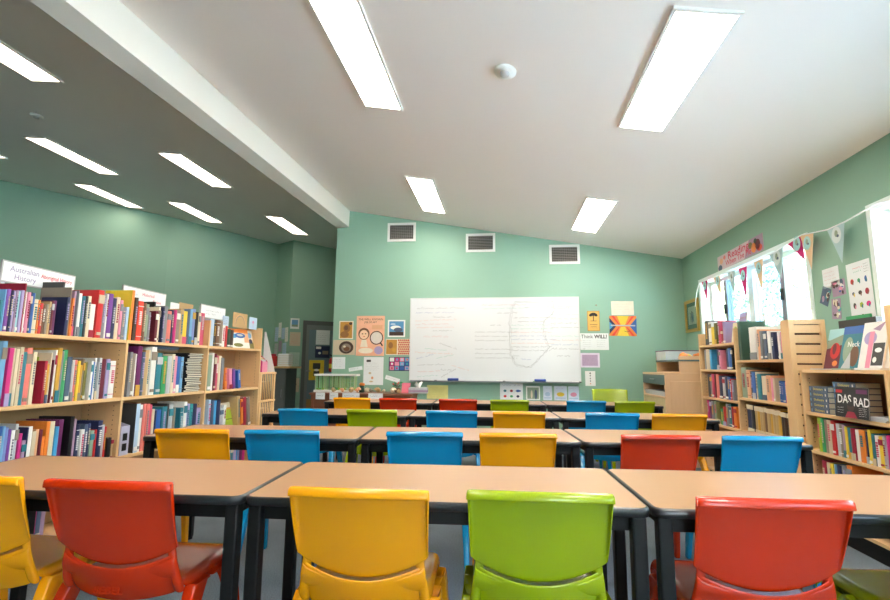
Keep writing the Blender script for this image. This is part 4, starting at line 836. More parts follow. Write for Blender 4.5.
# face-out books on the tall left bookcase
def d_orange(p, w, h, q):
    p.rect(0, h*.8, w, h, P_('orange'), q); p.rect(w*.75, h*.3, w, h*.8, P_('peach'), q); p.disc(w*.55, h*.66, w*.28, h*.14, P_('blue'), q+.0003); p.disc(w*.55, h*.68, w*.16, h*.06, P_('pale grey'), q+.0005)
    p.disc(w*.2, h*.62, w*.2, h*.12, P_('sky'), q+.0002); p.disc(w*.4, h*.15, w*.25, h*.1, P_('olive'), q+.0002)
def d_green(p, w, h, q):
    p.rect(0, 0, w, h*.35, P_('olive'), q); p.disc(w*.5, h*.72, w*.35, h*.16, P_('light blue'), q); p.disc(w*.55, h*.4, w*.3, h*.13, P_('navy'), q+.0003)
faceout('display_book', 'white and orange covered book leaning face out on the tall left bookcase', 'book', -2.72, 4.69, 1.2905, .30, .20, P_('white'), d_orange, 'L', 14, -.12, .012, 'books leaning face out on the left')
faceout('display_book', 'blue and olive book leaning face out at the right end of the top shelf', 'book', -2.72, 4.905, 1.2905, .115, .20, P_('cream'), d_green, 'L', 14, 0, .010, 'books leaning face out on the left')
def d_lime(p, w, h, q):
    p.rect(0, 0, w, h*.72, P_('lime'), q); p.rect(0, h*.35, w, h*.38, P_('olive'), q+.0003); p.rect(w*.1, h*.05, w*.9, h*.08, P_('olive'), q+.0003); p.rect(0, h*.72, w, h*.8, P_('mustard'), q+.0003)
faceout('display_book', 'lime green book leaning face out on the third shelf of the tall bookcase', 'book', -2.72, 4.555, .491, .22, .26, P_('cream'), d_lime, 'L', 10, 0, .012)
# right top shelves: face-out
def d_big(p, w, h, q):
    p.rect(0, h*.8, w, h*.86, P_('mauve'), q); p.disc(w*.4, h*.35, w*.3, h*.2, P_('mustard'), q); p.disc(w*.6, h*.6, w*.2, h*.1, P_('light blue'), q+.0002)
faceout('display_book', 'tall lilac covered book propped face out, top of far right bookcase', 'book', 2.27, 4.965, 1.3705, .14, .29, P_('lilac'), d_big, 'R', 10, 0, .012)
def d_cream(p, w, h, q):
    p.disc(w*.5, h*.6, w*.3, h*.2, P_('lime'), q); p.disc(w*.7, h*.35, w*.2, h*.12, P_('crimson'), q+.0003)
faceout('display_book', 'cream book with crimson spot propped at the divider of the far right bookcase', 'book', 2.20, 4.925, 1.3705, .12, .19, P_('cream'), d_cream, 'R', 8, 0, .01)

# ------------------------------------------------------------------ signs on the left bookcases
def a_sign(label, y0, y1, x, z, zb, zt, draw, roll=0.0):
    """sign face between zb and zt on two legs that stand at z; roll tilts it along its length"""
    t = thing('shelf_sign', label, 'sign', (x, (y0+y1)/2, z), 0, 'signs on top of the left bookcases')
    w = (y1-y0)/2; h0 = zb-z; h = zt-z
    for s in (-1, 1):
        b = MB(); b.box((-.012, s*(w-.03)-.012, 0), (.0, s*(w-.03)+.012, h-.02-s*roll*w), M_trim); b.box((-.022, s*(w-.03)-.03, 0), (.02, s*(w-.03)+.03, .004), M_trim); b.build('sign_leg', t)
    b = MB(); L = zt-zb; p = PL(b, (.001, -w, h0+roll*w), (0, 1, -roll), (0, roll, 1))
    p.slab(0, 0, 2*w, L, .012, mat('sign_frame_grey', rgb(170,172,172), .4), 0); p.rect(.008, .008, 2*w-.008, L-.008, M_paper, .0124); draw(p, 2*w, L, .013)
    b.build('sign_face', t)
    return t
ink_r = mat('red_marker', rgb(214,40,70), .6); ink_p = mat('purple_marker', rgb(150,134,176), .6); ink_k = mat('grey_marker', rgb(110,110,120), .6)
ink_g = mat('green_marker', rgb(90,170,140), .6); ink_b = mat('blue_marker', rgb(90,110,180), .6); ink_o = mat('orange_marker', rgb(228,150,120), .6)
def s1(p, w, h, q):
    p.text('Australian', w*.10, h*.56, .045, ink_p, q, 'LEFT', .004); p.text('History', w*.16, h*.2, .045, ink_p, q, 'LEFT', .004); p.text('Aboriginal History', w*.50, h*.52, .036, ink_r, q, 'LEFT', .008, .82)
a_sign('framed white sign reading Australian History and Aboriginal History above the left books', 2.42, 2.91, -2.935, 1.2958, 1.592, 1.722, s1, .02)
def s2(p, w, h, q):
    p.text('Historical', w*.42, h*.56, .035, ink_r, q, 'LEFT', .004); p.text('Fiction', w*.68, h*.22, .035, ink_r, q, 'LEFT', .006); p.scribble(w*.08, h*.5, w*.25, .02, ink_k, q, random.Random(1), .002)
a_sign('white sign with faint red writing over the middle left bookcase', 3.33, 3.81, -2.935, 1.2958, 1.60, 1.728, s2, .01)
def s3(p, w, h, q): p.scribble(w*.2, h*.55, w*.6, .02, ink_k, q, random.Random(2), .002); p.scribble(w*.2, h*.3, w*.4, .02, ink_k, q, random.Random(3), .002)
a_sign('small white box sign on the tall left bookcase divider', 4.10, 4.50, -2.80, 1.5005, 1.555, 1.68, s3, 0)
def card(name, label, cat, loc, w, h, t, m, draw=None, rx=0, rz=0, tilt=0, group=None):
    """a card or small picture standing on something; its face looks along local +x turned by rz"""
    root = MB(); p = PL(root, (0, -w/2, 0), (0, 1, 0), (0, 0, 1)); p.slab(0, 0, w, h, t, m, 0)
    if draw: draw(p, w, h, t+.0004)
    o = root.build(name); o.location = loc; o.rotation_euler = (0, -math.radians(tilt), rz); return tag(o, label, cat, group)
def c_pink(p, w, h, q): p.disc(w*.5, h*.35, w*.35, h*.28, P_('pink'), q); p.disc(w*.5, h*.35, w*.2, h*.15, P_('lilac'), q+.0002)
def c_arc(p, w, h, q):
    p.line([(w*.5+w*.3*math.cos(a*PI/10), h*.25+w*.3*math.sin(a*PI/10)) for a in range(11)], .004, P_('teal'), q); p.line([(w*.5+w*.36*math.cos(a*PI/10), h*.25+w*.36*math.sin(a*PI/10)) for a in range(11)], .004, P_('peach'), q)
def c_red(p, w, h, q): p.disc(w*.5, h*.6, w*.14, h*.12, P_('pink'), q); p.line([(w*.5, h*.5), (w*.5, h*.25)], .003, P_('rose'), q)
def c_scr(p, w, h, q):
    r = random.Random(int(w*1e4))
    for k in range(4): p.scribble(w*.12, h*(.75-.18*k), w*.7, h*.07, ink_k, q, r, .0015)
card('greeting_card', 'white card with pink circle standing behind the middle left books', 'card', (-2.925, 3.93, 1.2955), .115, .37, .003, M_paper, c_pink)
card('greeting_card', 'tan card standing behind the books at the divider', 'card', (-2.93, 4.09, 1.2955), .20, .385, .003, P_('tan'))
card('greeting_card', 'pale blue card on the tall left bookcase behind the tan one', 'card', (-2.75, 4.45, 1.5005), .10, .10, .003, P_('pale blue'), c_scr)
card('greeting_card', 'tan card with drawn arcs standing on the tall left bookcase', 'card', (-2.72, 4.66, 1.5005), .27, .15, .004, P_('tan'), c_arc)
card('greeting_card', 'pale card with a small pink flower on the bookcase end', 'card', (-2.71, 4.90, 1.5005), .16, .13, .003, P_('pale blue'), c_red)
# ------------------------------------------------------------------ WHITEBOARD
t = thing('whiteboard', 'long whiteboard with faded handwriting on the green back wall', 'whiteboard', (-.165, 7.0, .93))
bx0, bx1, bz0, bz1 = -1.205, 1.205, 0.0, 1.175
M_wb = mat('whiteboard_enamel', rgb(226,230,234), rough=.22, coat=.2)
b = MB(); b.box((bx0, -.022, bz0), (bx1, -.002, bz1), M_wb); b.build('board_surface', t)
b = MB(); f = .018; fm = mat('white_aluminium', rgb(214,216,218), .35)
b.box((bx0-f, -.028, bz0-f), (bx1+f, 0, bz0), fm); b.box((bx0-f, -.028, bz1), (bx1+f, 0, bz1+f), fm); b.box((bx0-f, -.028, bz0), (bx0, 0, bz1), fm); b.box((bx1, -.028, bz0), (bx1+f, 0, bz1), fm); b.build('board_frame', t)
b = MB(); b.box((bx0+.01, -.085, -.03), (bx1-.01, -.028, -.022), mat('tray_grey', rgb(120,130,136), .4)); b.box((bx0+.01, -.088, -.03), (bx1-.01, -.085, -.012), _m['tray_grey']); b.build('pen_tray', t)
def hw_(lines, name):
    b = MB(); p = PL(b, (0, -.0225, 0), (1, 0, 0), (0, 0, 1)); r = random.Random(len(name)+len(lines))
    for (x, z, L, h, m, sl) in lines: p.scribble(x, z, L, h, m, .0006, r, .0038, sl)
    b.build('handwriting', t)
    return p
def pc(c): return mat('marker_'+c, tuple(a*.72+.1 for a in {'k': rgb(120,120,128), 'r': rgb(226,150,150), 'o': rgb(236,170,150), 'g': rgb(130,200,180), 'b': rgb(120,140,200)}[c][:3])+(1,), .5)
K, RR, OO, GG, BB = [pc(c) for c in 'krogb']
hw_([(-1.12, 1.03, .72, .04, K, 0.0), (-1.14, .965, .60, .035, BB, .0), (-.88, .90, .28, .03, K, 0), (-1.14, .845, .62, .03, OO, .03), (-1.14, .79, .5, .028, RR, .02), (-1.12, .745, .56, .028, OO, .01), (-.88, .70, .28, .026, K, 0), (-1.02, .61, .38, .03, RR, 0),
     (-1.0, .44, .34, .026, GG, -.08), (-.78, .52, .26, .028, K, -.35), (-1.14, .38, .56, .026, OO, -.03), (-1.12, .29, .26, .026, BB, .25), (-.82, .3, .26, .026, GG, .2), (-1.1, .2, .40, .026, K, .02), (-.6, .2, .26, .024, OO, -.3), (-1.1, .1, .34, .026, RR, .05), (-.76, .13, .2, .026, K, 0), (-1.1, .03, .3, .026, GG, .08), (-.75, .03, .22, .026, K, .55)], 'left')
hw_([(-.16, 1.075, .66, .02, RR, 0), (-.14, 1.02, .66, .028, GG, .01), (.06, .955, .30, .028, K, 0), (-.04, .78, .16, .03, K, 0)] + [(-.26, .68-.062*k, .60-.06*(k % 3), .026, K, 0) for k in range(7) if k != 3], 'middle')
hw_([(.82-.36, 1.04, .74, .026, K, 0), (.30, .885, .60, .026, K, 0), (.36, .83, .38, .024, K, 0)] + [(.26, .78-.052*k, .64-.03*(k % 4), .024, [GG, GG, RR, BB, BB, OO, K, K][k % 8], 0) for k in range(8)] + [(.26, .34, .12, .024, K, 0), (.40, .29, .14, .024, BB, 0)], 'panel')
hw_([(.98-.1, 1.02, .2, .026, OO, 0)] + [(.82, .93-.062*k, .46-.04*(k % 3), .026, [GG, OO, K, K][k], 0) for k in range(4)] + [(.82, .62-.06*k, .48-.05*(k % 3), .026, [GG, OO, BB, K][k], 0) for k in range(4)] + [(.90, .34, .2, .028, K, 0)], 'right')
b = MB(); p = PL(b, (0, -.0225, 0), (1, 0, 0), (0, 0, 1)); rr = random.Random(5)
out = [(.22,1.11),(.72,1.12),(.74,.96),(.60,.84),(.58,.70),(.66,.45),(.52,.30),(.40,.18),(.22,.20),(.14,.36),(.13,.80),(.17,1.04),(.22,1.11)]
out = [(x*1.0+.02*0, z) for x, z in out]
def dens(P, n=9):
    r = []
    for (a, c) in zip(P[:-1], P[1:]):
        for k in range(n): r.append((a[0]+(c[0]-a[0])*k/n+rr.uniform(-.014, .014), a[1]+(c[1]-a[1])*k/n+rr.uniform(-.014, .014)))
    return r+[P[-1]]
for q in range(3): p.line([(x+.12+.012*q*(1 if x > .4 else -1), z+.01*q) for x, z in dens(out)], .002, K, .0006+.0002*q)
b.build('drawn_cloud_outline', t)
def eraser(x, lb):
    e = thing('board_eraser', lb, 'eraser', (x, 6.95, .908), 0, 'blue board erasers on the tray')
    b = MB(); b.rbox((-.08, -.022, .012), (.08, .022, .045), mat('eraser_blue', rgb(28,70,160), .5), .01); b.build('eraser_handle', e)
    b = MB(); b.box((-.078, -.02, .0), (.078, .02, .012), pal('charcoal')); b.build('felt_pad', e)
eraser(-.74, 'blue eraser on the left part of the whiteboard tray'); eraser(.49, 'blue eraser on the right part of the whiteboard tray')
def marker(x, c, lb):
    b = MB(); b.tube([(x, 6.945, .9165), (x+.09, 6.945, .9165)], .008, M_trim, 10); o = b.build('board_marker'); tag(o, lb, 'marker', 'markers on the board tray')
    b = MB(); b.tube([(x+.09, 6.945, .9165), (x+.125, 6.945, .9165)], .0086, pal(c), 10); b.build('marker_cap', o)
marker(.30, 'green', 'green-capped marker beside the right blue eraser'); marker(.93, 'charcoal', 'dark-capped marker at the right end of the tray'); marker(-1.10, 'charcoal', 'dark-capped marker at the left end of the tray'); marker(-.12, 'charcoal', 'dark-capped marker in the middle of the board tray')

# ------------------------------------------------------------------ PAPERS ON THE WALLS
def wallpaper(name, label, cat, frame, x0, y0, x1, y1, base, draw=None, roll=0.0, t=.0015, group=None):
    """sheet on a wall: frame=(origin,u,v); x0..y1 in metres in that frame"""
    o, u, v = [Vector(q) for q in frame]; u.normalize(); v.normalize()
    c = o+u*((x0+x1)/2)+v*((y0+y1)/2); w, h = abs(x1-x0), abs(y1-y0)
    r = math.radians(roll); uu = u*math.cos(r)+v*math.sin(r); vv = -u*math.sin(r)+v*math.cos(r)
    b = MB(); p = PL(b, -uu*w/2-vv*h/2+uu.cross(vv)*.0003, uu, vv); p.slab(0, 0, w, h, t, base, 0)
    if draw: draw(p, w, h, t+.0004)
    ob = b.build(name, None, c, fix=False); tag(ob, label, cat, group); return ob
BK = ((0, 7.0, 0), (1, 0, 0), (0, 0, 1))
def lines_(m, n=6, x0=.1, x1=.9, y0=.12, y1=.85, seed=1, w=.002, hh=.35):
    def f(p, W, H, q):
        r = random.Random(seed)
        for k in range(n):
            y = H*(y1-(y1-y0)*(k+.5)/n); p.scribble(W*x0, y, W*(x1-x0)*r.uniform(.75, 1), H*(y1-y0)/n*hh, m, q, r, w)
    return f
def multi(*fs):
    def f(p, W, H, q):
        for g in fs: g(p, W, H, q)
    return f
def rects(*rs):
    def f(p, W, H, q):
        for i, (a, c, d, e, m) in enumerate(rs): p.rect(W*a, H*c, W*d, H*e, m, q+.0002*i)
    return f
def discs(*rs):
    def f(p, W, H, q):
        for i, (a, c, d, e, m) in enumerate(rs): p.disc(W*a, H*c, W*d, H*e, m, q+.0002*(i+3))
    return f
def col(n, *c, rough=.6): return mat('print_'+n, rgb(*c), rough=rough, noise=.12, nscale=14)
gold = col('gold_ochre', 196,142,60); sepia = col('sepia', 150,104,56); peach = col('poster_peach', 240,182,150); ivory = col('ivory', 236,226,206)
blue2 = col('poster_blue', 84,146,196); yel = col('pale_yellow', 226,220,140); purp = col('pale_purple', 186,160,190); mauve2 = col('mauve_ink', 150,120,156)
wallpaper('portrait_print', 'small brown portrait picture in a pale border, left of the peach poster', 'picture', BK, -2.481, 1.516, -2.26, 1.788, ivory, multi(rects((.07,.05,.93,.95,gold)), discs((.55,.6,.25,.22,sepia),(.5,.62,.14,.13,P_('brown')),(.4,.25,.3,.18,sepia),(.8,.85,.12,.08,P_('dark brown')))))
def poster_draw(p, W, H, q):
    p.rect(W*.02, H*.02, W*.98, H*.98, peach, q)
    p.text('THE WELL KNOWN', W*.5, H*.89, .042, P_('brown'), q+.0004, 'CENTER', .004); p.text('JOB OF ART', W*.5, H*.82, .036, P_('brown'), q+.0004, 'CENTER', .004)
    p.disc(W*.27, H*.55, W*.2, H*.15, P_('brown'), q+.0003); p.disc(W*.27, H*.53, W*.155, H*.115, col('face', 244,206,170), q+.0005); p.disc(W*.22, H*.55, W*.03, H*.012, M_ink, q+.0007); p.disc(W*.33, H*.55, W*.03, H*.012, M_ink, q+.0007); p.disc(W*.28, H*.48, W*.035, H*.008, P_('red'), q+.0007)
    p.poly([(W*.15, H*.22), (W*.42, H*.22), (W*.36, H*.4), (W*.2, H*.4)], ivory, q+.0004); p.rect(W*.55, H*.66, W*.92, H*.77, P_('peach'), q+.0003)
    p.line([(W*.72+W*.22*math.cos(a*PI/12), H*.45+W*.22*math.sin(a*PI/12)) for a in range(25)], .014, M_ink, q+.0008); p.disc(W*.72, H*.45, W*.2, W*.2, col('lens', 222,214,206), q+.0006); p.line([(W*.86, H*.33), (W*.94, H*.25)], .02, M_ink, q+.0008)
    p.disc(W*.35, H*.13, W*.26, H*.07, ivory, q+.0005); p.disc(W*.8, H*.14, W*.15, H*.1, P_('lilac'), q+.0005)
wallpaper('poster', 'tall peach poster with a face and a magnifying glass, left of the whiteboard', 'poster', BK, -2.21, 1.265, -1.777, 1.863, peach, poster_draw)
wallpaper('landscape_print', 'small blue picture with white border, directly left of the whiteboard top', 'picture', BK, -1.729, 1.546, -1.465, 1.801, M_white, multi(rects((.08,.08,.92,.92,blue2),(.1,.08,.9,.3,P_('dark brown'))), discs((.45,.55,.3,.12,M_white),(.6,.42,.25,.13,P_('slate')),(.3,.75,.15,.06,P_('pale blue')))))
wallpaper('animal_print', 'brown picture with a dark oval animal shape, at the left end of the wall', 'picture', BK, -2.565, 1.278, -2.225, 1.501, P_('beige'), discs((.6,.5,.33,.42,P_('dark brown')),(.6,.48,.22,.28,P_('taupe')),(.62,.4,.14,.16,P_('brown')),(.52,.56,.06,.07,P_('cream'))))
def pat_draw(p, W, H, q):
    p.rect(W*.02, H*.04, W*.47, H*.96, gold, q); p.rect(W*.5, H*.02, W*.99, H*.98, col('cream_cell', 226,200,160), q)
    for i in range(6):
        for j in range(7):
            p.disc(W*(.54+.082*i+(.03 if j % 2 else 0)), H*(.08+.14*j), W*.032, H*.055, P_('red'), q+.0004, 8)
    p.disc(W*.2, H*.6, W*.1, H*.2, sepia, q+.0003); p.disc(W*.35, H*.3, W*.08, H*.14, P_('mustard'), q+.0003)
wallpaper('pattern_print', 'ochre and red patterned picture touching the left edge of the whiteboard', 'picture', BK, -1.753, 1.282, -1.392, 1.517, ivory, pat_draw)
def grid_draw(p, W, H, q):
    p.rect(0, 0, W, H, P_('navy'), q); cs = ['pink','sky','white','lilac','rose','light blue','turquoise','magenta','pale blue','white','blue','salmon']
    for i in range(4):
        for j in range(3): p.rect(W*(.04+.24*i), H*(.06+.31*j), W*(.25+.24*i), H*(.34+.31*j), P_(cs[(i*5+j*7) % 12]), q+.0003); p.disc(W*(.15+.24*i), H*(.2+.31*j), W*.05, H*.08, P_(cs[(i*3+j*5+4) % 12]), q+.0006)
wallpaper('photo_chart', 'colourful grid chart in a navy border, below the patterned picture', 'chart', BK, -1.70, 1.048, -1.385, 1.25, P_('navy'), grid_draw)
wallpaper('note_sheet', 'blank-looking white sheet at the left end above the tank', 'paper sheet', BK, -2.565, 1.069, -2.368, 1.246, M_paper, lines_(K, 4, w=.0015))
wallpaper('title_strip', 'white strip tilted up to the right beside the white sheet', 'paper strip', BK, -2.31, 1.045, -2.10, 1.10, M_paper, lines_(K, 1, w=.002), 9)
wallpaper('poster', 'tall white poster with tiny drawings below the peach one', 'poster', BK, -2.082, .841, -1.781, 1.249, M_paper, multi(rects((.14,.82,.36,.90,P_('charcoal'))), discs((.33,.42,.07,.04,P_('beige')),(.45,.25,.06,.05,P_('peach')),(.4,.12,.1,.03,P_('beige'))), lines_(K, 5, .1, .85, .5, .8, 3, .0012)))
wallpaper('title_strip', 'white strip slanting down to the right below the colour grid', 'paper strip', BK, -1.75, .90, -1.53, .96, M_paper, lines_(K, 1, w=.002, seed=4), -16)
wallpaper('note_sheet', 'yellow sheet under the left half of the whiteboard', 'paper sheet', BK, -1.126, .654, -.817, .849, yel, lines_(col('olive_ink', 190,180,100), 6, w=.002))
def chart_draw(p, W, H, q):
    r = random.Random(8); cs = ['red','green','navy','teal','crimson','blue','orange','plum','charcoal','magenta']
    for i in range(3):
        for j in range(2): p.disc(W*(.22+.28*i), H*(.2+.33*j), W*.07, H*.08, P_(cs[(i+3*j) % 10]), q, 7)
    p.disc(W*.8, H*.53, W*.12, H*.06, P_('blue'), q+.0003); p.scribble(W*.1, H*.85, W*.4, H*.06, M_ink, q, r, .002); p.scribble(W*.6, H*.85, W*.3, H*.06, ink_b, q, r, .002)
wallpaper('picture_chart', 'white chart of small coloured pictures under the whiteboard', 'chart', BK, -.071, .66, .251, .891, M_paper, chart_draw)
wallpaper('landscape_print', 'green and grey picture in a white border under the board', 'picture', BK, .296, .66, .488, .853, M_white, multi(rects((.08,.08,.92,.9,P_('sage'))), discs((.7,.4,.1,.35,P_('slate')),(.4,.4,.07,.3,P_('cream')))))
for (a, c, lb, cc) in ((.533, .654, 'left of three small pale drawings under the board end', 'pale blue'), (.685, .86, 'middle of three small drawings under the board, with a yellow shape', 'yellow'), (.878, 1.024, 'right of three small drawings under the board, with a pink arch', 'pink')):
    wallpaper('childs_drawing', lb, 'drawing', BK, a, .66, c, .857, col('pale_sheet', 216,224,240), multi(discs((.5,.42,.3,.15,P_(cc))), rects((.1,.12,.9,.2,P_('pale blue'))), lines_(K, 1, .15, .8, .75, .9, 5, .0015)))
def tree_draw(p, W, H, q):
    p.rect(W*.05, H*.03, W*.95, H*.97, col('tree_gold', 226,178,92), q); p.rect(W*.47, H*.5, W*.53, H*.75, M_ink, q+.0003); p.rect(W*.25, H*.49, W*.75, H*.51, M_ink, q+.0003)
    for k in range(9):
        a = k*PI/8; p.disc(W*(.5+.22*math.cos(a)), H*(.77+.09*math.sin(a)), W*.13, H*.05, M_ink, q+.0004, 9)
    p.disc(W*.5, H*.82, W*.2, H*.07, M_ink, q+.0005); p.rect(W*.2, H*.3, W*.8, H*.33, sepia, q+.0003); p.scribble(W*.2, H*.15, W*.6, H*.04, sepia, q+.0003, random.Random(2), .0015); p.rect(W*.25, H*.2, W*.75, H*.22, sepia, q+.0003)
wallpaper('tree_poster', 'ochre poster with a black round tree, right of the whiteboard', 'poster', BK, 1.17, 1.632, 1.34, 1.918, gold, tree_draw)
wallpaper('note_sheet', 'cream sheet with faint text above the fiery painting', 'paper sheet', BK, 1.506, 1.857, 1.812, 2.055, ivory, lines_(col('warm_grey', 190,184,170), 4, w=.0015))
def fire_draw(p, W, H, q):
    p.rect(0, 0, W, H, P_('orange'), q)
    for k, cc in enumerate(('scarlet', 'orange', 'yellow')):
        s = .44-.11*k
        p.poly([(W*(.5-s), H), (W*(.5+s), H), (W*(.5+s*.35), H*.55), (W*(.5-s*.35), H*.55)], P_(cc), q+.0003*(k+1)); p.poly([(W*(.5-s), 0), (W*(.5-s*.35), H*.45), (W*(.5+s*.35), H*.45), (W*(.5+s), 0)], P_(cc), q+.0003*(k+1))
    p.poly([(0, H*.08), (W*.26, H*.5), (0, H*.9)], P_('navy'), q+.0013); p.poly([(W, H*.08), (W*.74, H*.5), (W, H*.9)], P_('blue'), q+.0013); p.poly([(0, H*.3), (W*.16, H*.5), (0, H*.7)], P_('sky'), q+.0016)
    p.rect(W*.05, H*.49, W*.95, H*.55, P_('pale grey'), q+.0018); p.line([(W*.55, H*.25), (W*.65, H*.2), (W*.75, H*.26)], .006, P_('maroon'), q+.0018)
wallpaper('painting', 'bright red, yellow and blue painting on the right of the back wall', 'painting', BK, 1.471, 1.562, 1.839, 1.845, P_('orange'), fire_draw, -1)
def think_draw(p, W, H, q):
    p.text('Think', W*.03, H*.70, .075, M_ink, q, 'LEFT', .0, .95); p.text('WILL!', W*.5, H*.70, .072, M_ink, q, 'LEFT', .03, .95)
    r = random.Random(9)
    for k in range(4): p.scribble(W*.08, H*(.55-.12*k), W*.3, H*.04, K, q, r, .0015); p.scribble(W*.58, H*(.55-.12*k), W*.3, H*.04, K, q, r, .0015)
wallpaper('lettered_sheet', 'white sheet headed Think WILL in black, right of the whiteboard', 'paper sheet', BK, 1.064, 1.365, 1.453, 1.6, M_paper, think_draw)
wallpaper('note_sheet', 'pale purple sheet with a page of print below the Think WILL sheet', 'paper sheet', BK, 1.055, 1.12, 1.322, 1.322, col('pale_lilac_border', 226,214,230), multi(rects((.1,.12,.9,.88,purp)), lines_(mauve2, 8, .14, .86, .18, .85, 6, .0015)))
wallpaper('light_switch_card', 'narrow white card with four dark marks near the board corner', 'card', BK, 1.116, .865, 1.255, 1.071, M_trim, discs((.5,.85,.08,.05,P_('charcoal')),(.5,.68,.06,.04,P_('charcoal')),(.5,.5,.06,.04,P_('charcoal')),(.5,.33,.06,.04,P_('charcoal')),(.5,.15,.07,.03,P_('orange'))))
b = MB(); b.lathe([(0, 0), (.012, 0), (.01, -.008), (0, -.01)], (1.30, 6.998, 2.0), P_('taupe'), 10, 'y'); tag(b.build('wall_hook'), 'tiny grey hook on the green wall above the tree poster', 'hook')

# right wall
RW = ((2.5, 0, 0), (0, -1, 0), (0, 0, 1))      # u runs towards the camera
def banner_draw(p, W, H, q):
    p.rect(0, 0, W, H, col('banner_pink', 212,190,196), q); p.poly([(W*.62, 0), (W, 0), (W, H), (W*.74, H)], P_('mauve'), q+.0002)
    p.text('Reading', W*.26, H*.52, .115, col('banner_red', 206,62,90), q+.0006, 'LEFT', .014, 1.3); p.text('When The Pie', W*.2, H*.14, .085, col('banner_red', 206,62,90), q+.0006, 'LEFT', .01, 1.15)
    for (a, c, d, e, m) in ((.82,.4,.05,.3,'orange'),(.9,.5,.05,.3,'maroon'),(.76,.62,.04,.2,'olive'),(.93,.25,.05,.2,'scarlet'),(.86,.75,.03,.15,'dark green'),(.06,.18,.05,.2,'slate'),(.1,.6,.04,.2,'peach'),(.18,.75,.03,.14,'salmon')): p.disc(W*a, H*c, W*d, H*e, P_(m), q+.0008)
wallpaper('reading_banner', 'long pink and red Reading banner on the wall above the window', 'banner', RW, -5.89, 2.255, -4.88, 2.425, P_('pink'), banner_draw, 1.2)
wallpaper('note_sheet', 'white note above the photo collage beside the window', 'paper sheet', RW, -4.07, 1.75, -3.885, 1.90, M_paper, lines_(RR, 4, w=.0015), 1)
def coll(seed):
    def f(p, W, H, q):
        r = random.Random(seed)
        for k in range(16): p.disc(W*r.uniform(.15, .85), H*r.uniform(.15, .85), W*r.uniform(.06, .2), H*r.uniform(.06, .2), P_(r.choice(['maroon','mauve','turquoise','blue','cream','pink','dark brown','white','slate'])), q+.0001*k, 7)
    return f
wallpaper('photograph', 'upper right photograph of the small collage beside the window', 'photograph', RW, -3.975, 1.67, -3.83, 1.79, P_('mauve'), coll(1), 3, group='photo collage by the window')
wallpaper('photograph', 'left tilted photograph of the small collage beside the window', 'photograph', RW, -4.11, 1.62, -4.01, 1.76, P_('slate'), coll(2), -25, .0015, 'photo collage by the window')
wallpaper('photograph', 'lowest photograph of the small collage beside the window', 'photograph', RW, -4.00, 1.50, -3.90, 1.655, P_('mauve'), coll(3), -4, .0022, 'photo collage by the window')
def bigchart(p, W, H, q):
    r = random.Random(12); cs = ['red','green','blue','slate','charcoal','crimson','charcoal','lime','magenta','plum','olive','orange']
    for i in range(3):
        for j in range(4):
            m = P_(cs[i+3*j]); x, y = W*(.2+.29*i), H*(.74-.17*j)
            p.disc(x, y, W*r.uniform(.05, .1), H*r.uniform(.025, .045), m, q, r.choice([5, 7, 12])); p.disc(x+W*.03, y-H*.02, W*.03, H*.03, P_(r.choice(['teal','pink','brown','yellow'])), q+.0003, 6)
    p.scribble(W*.28, H*.91, W*.4, H*.03, ink_r, q, r, .002); p.scribble(W*.3, H*.86, W*.35, H*.025, ink_g, q, r, .002)
    for k in range(4): p.scribble(W*.74, H*(.94-.035*k), W*.2, H*.012, M_ink, q, r, .0015)
    for k in range(2): p.scribble(W*.12, H*(.09-.03*k), W*.75, H*.012, K, q, r, .0015)
wallpaper('picture_chart', 'tall white chart of small coloured pictures beside the near window', 'chart', RW, -3.80, 1.37, -3.57, 1.885, M_paper, bigchart, 1)
# framed picture across the corner
t = thing('framed_picture', 'gold framed picture with green mount in the far right corner', 'picture', (2.4985, 6.735, 1.60))
u = Vector((0, -1, 0)); W_, H_ = .44, .43
gf = mat('gilt_frame', rgb(206,170,82), .35, metal=.6)
def pframe(nm, f_):
    b = MB(); p = PL(b, -u*W_/2, u, (0, 0, 1)); f_(p); b.build(nm, t)
def ff(p):
    for a in ((0,0,W_,.04),(0,H_-.04,W_,H_),(0,.04,.04,H_-.04),(W_-.04,.04,W_,H_-.04)): p.slab(*a, .025, gf, 0)
pframe('picture_frame', ff)
def mf_(p):
    p.slab(.04, .04, W_-.04, H_-.04, .008, mat('green_mount', rgb(88,128,112), .8), 0)
pframe('mount', mf_)
def pp_(p):
    p.slab(.09, .10, W_-.09, H_-.09, .002, col('picture_paper', 176,196,176), .0085)
    for k, (x, h) in enumerate(((.16, .12), (.21, .15), (.25, .13))): p.disc(x, .19, .02, h*.5, P_(['sage', 'slate', 'teal'][k]), .011); p.disc(x, .19+h*.5, .012, .014, P_('charcoal'), .0112)
pframe('picture_print', pp_)
def gg_(p): p.slab(.04, .04, W_-.04, H_-.04, .0015, glass_mat('picture_glass', (.95,.97,.96,1), .08), .0125)
pframe('picture_glass', gg_)

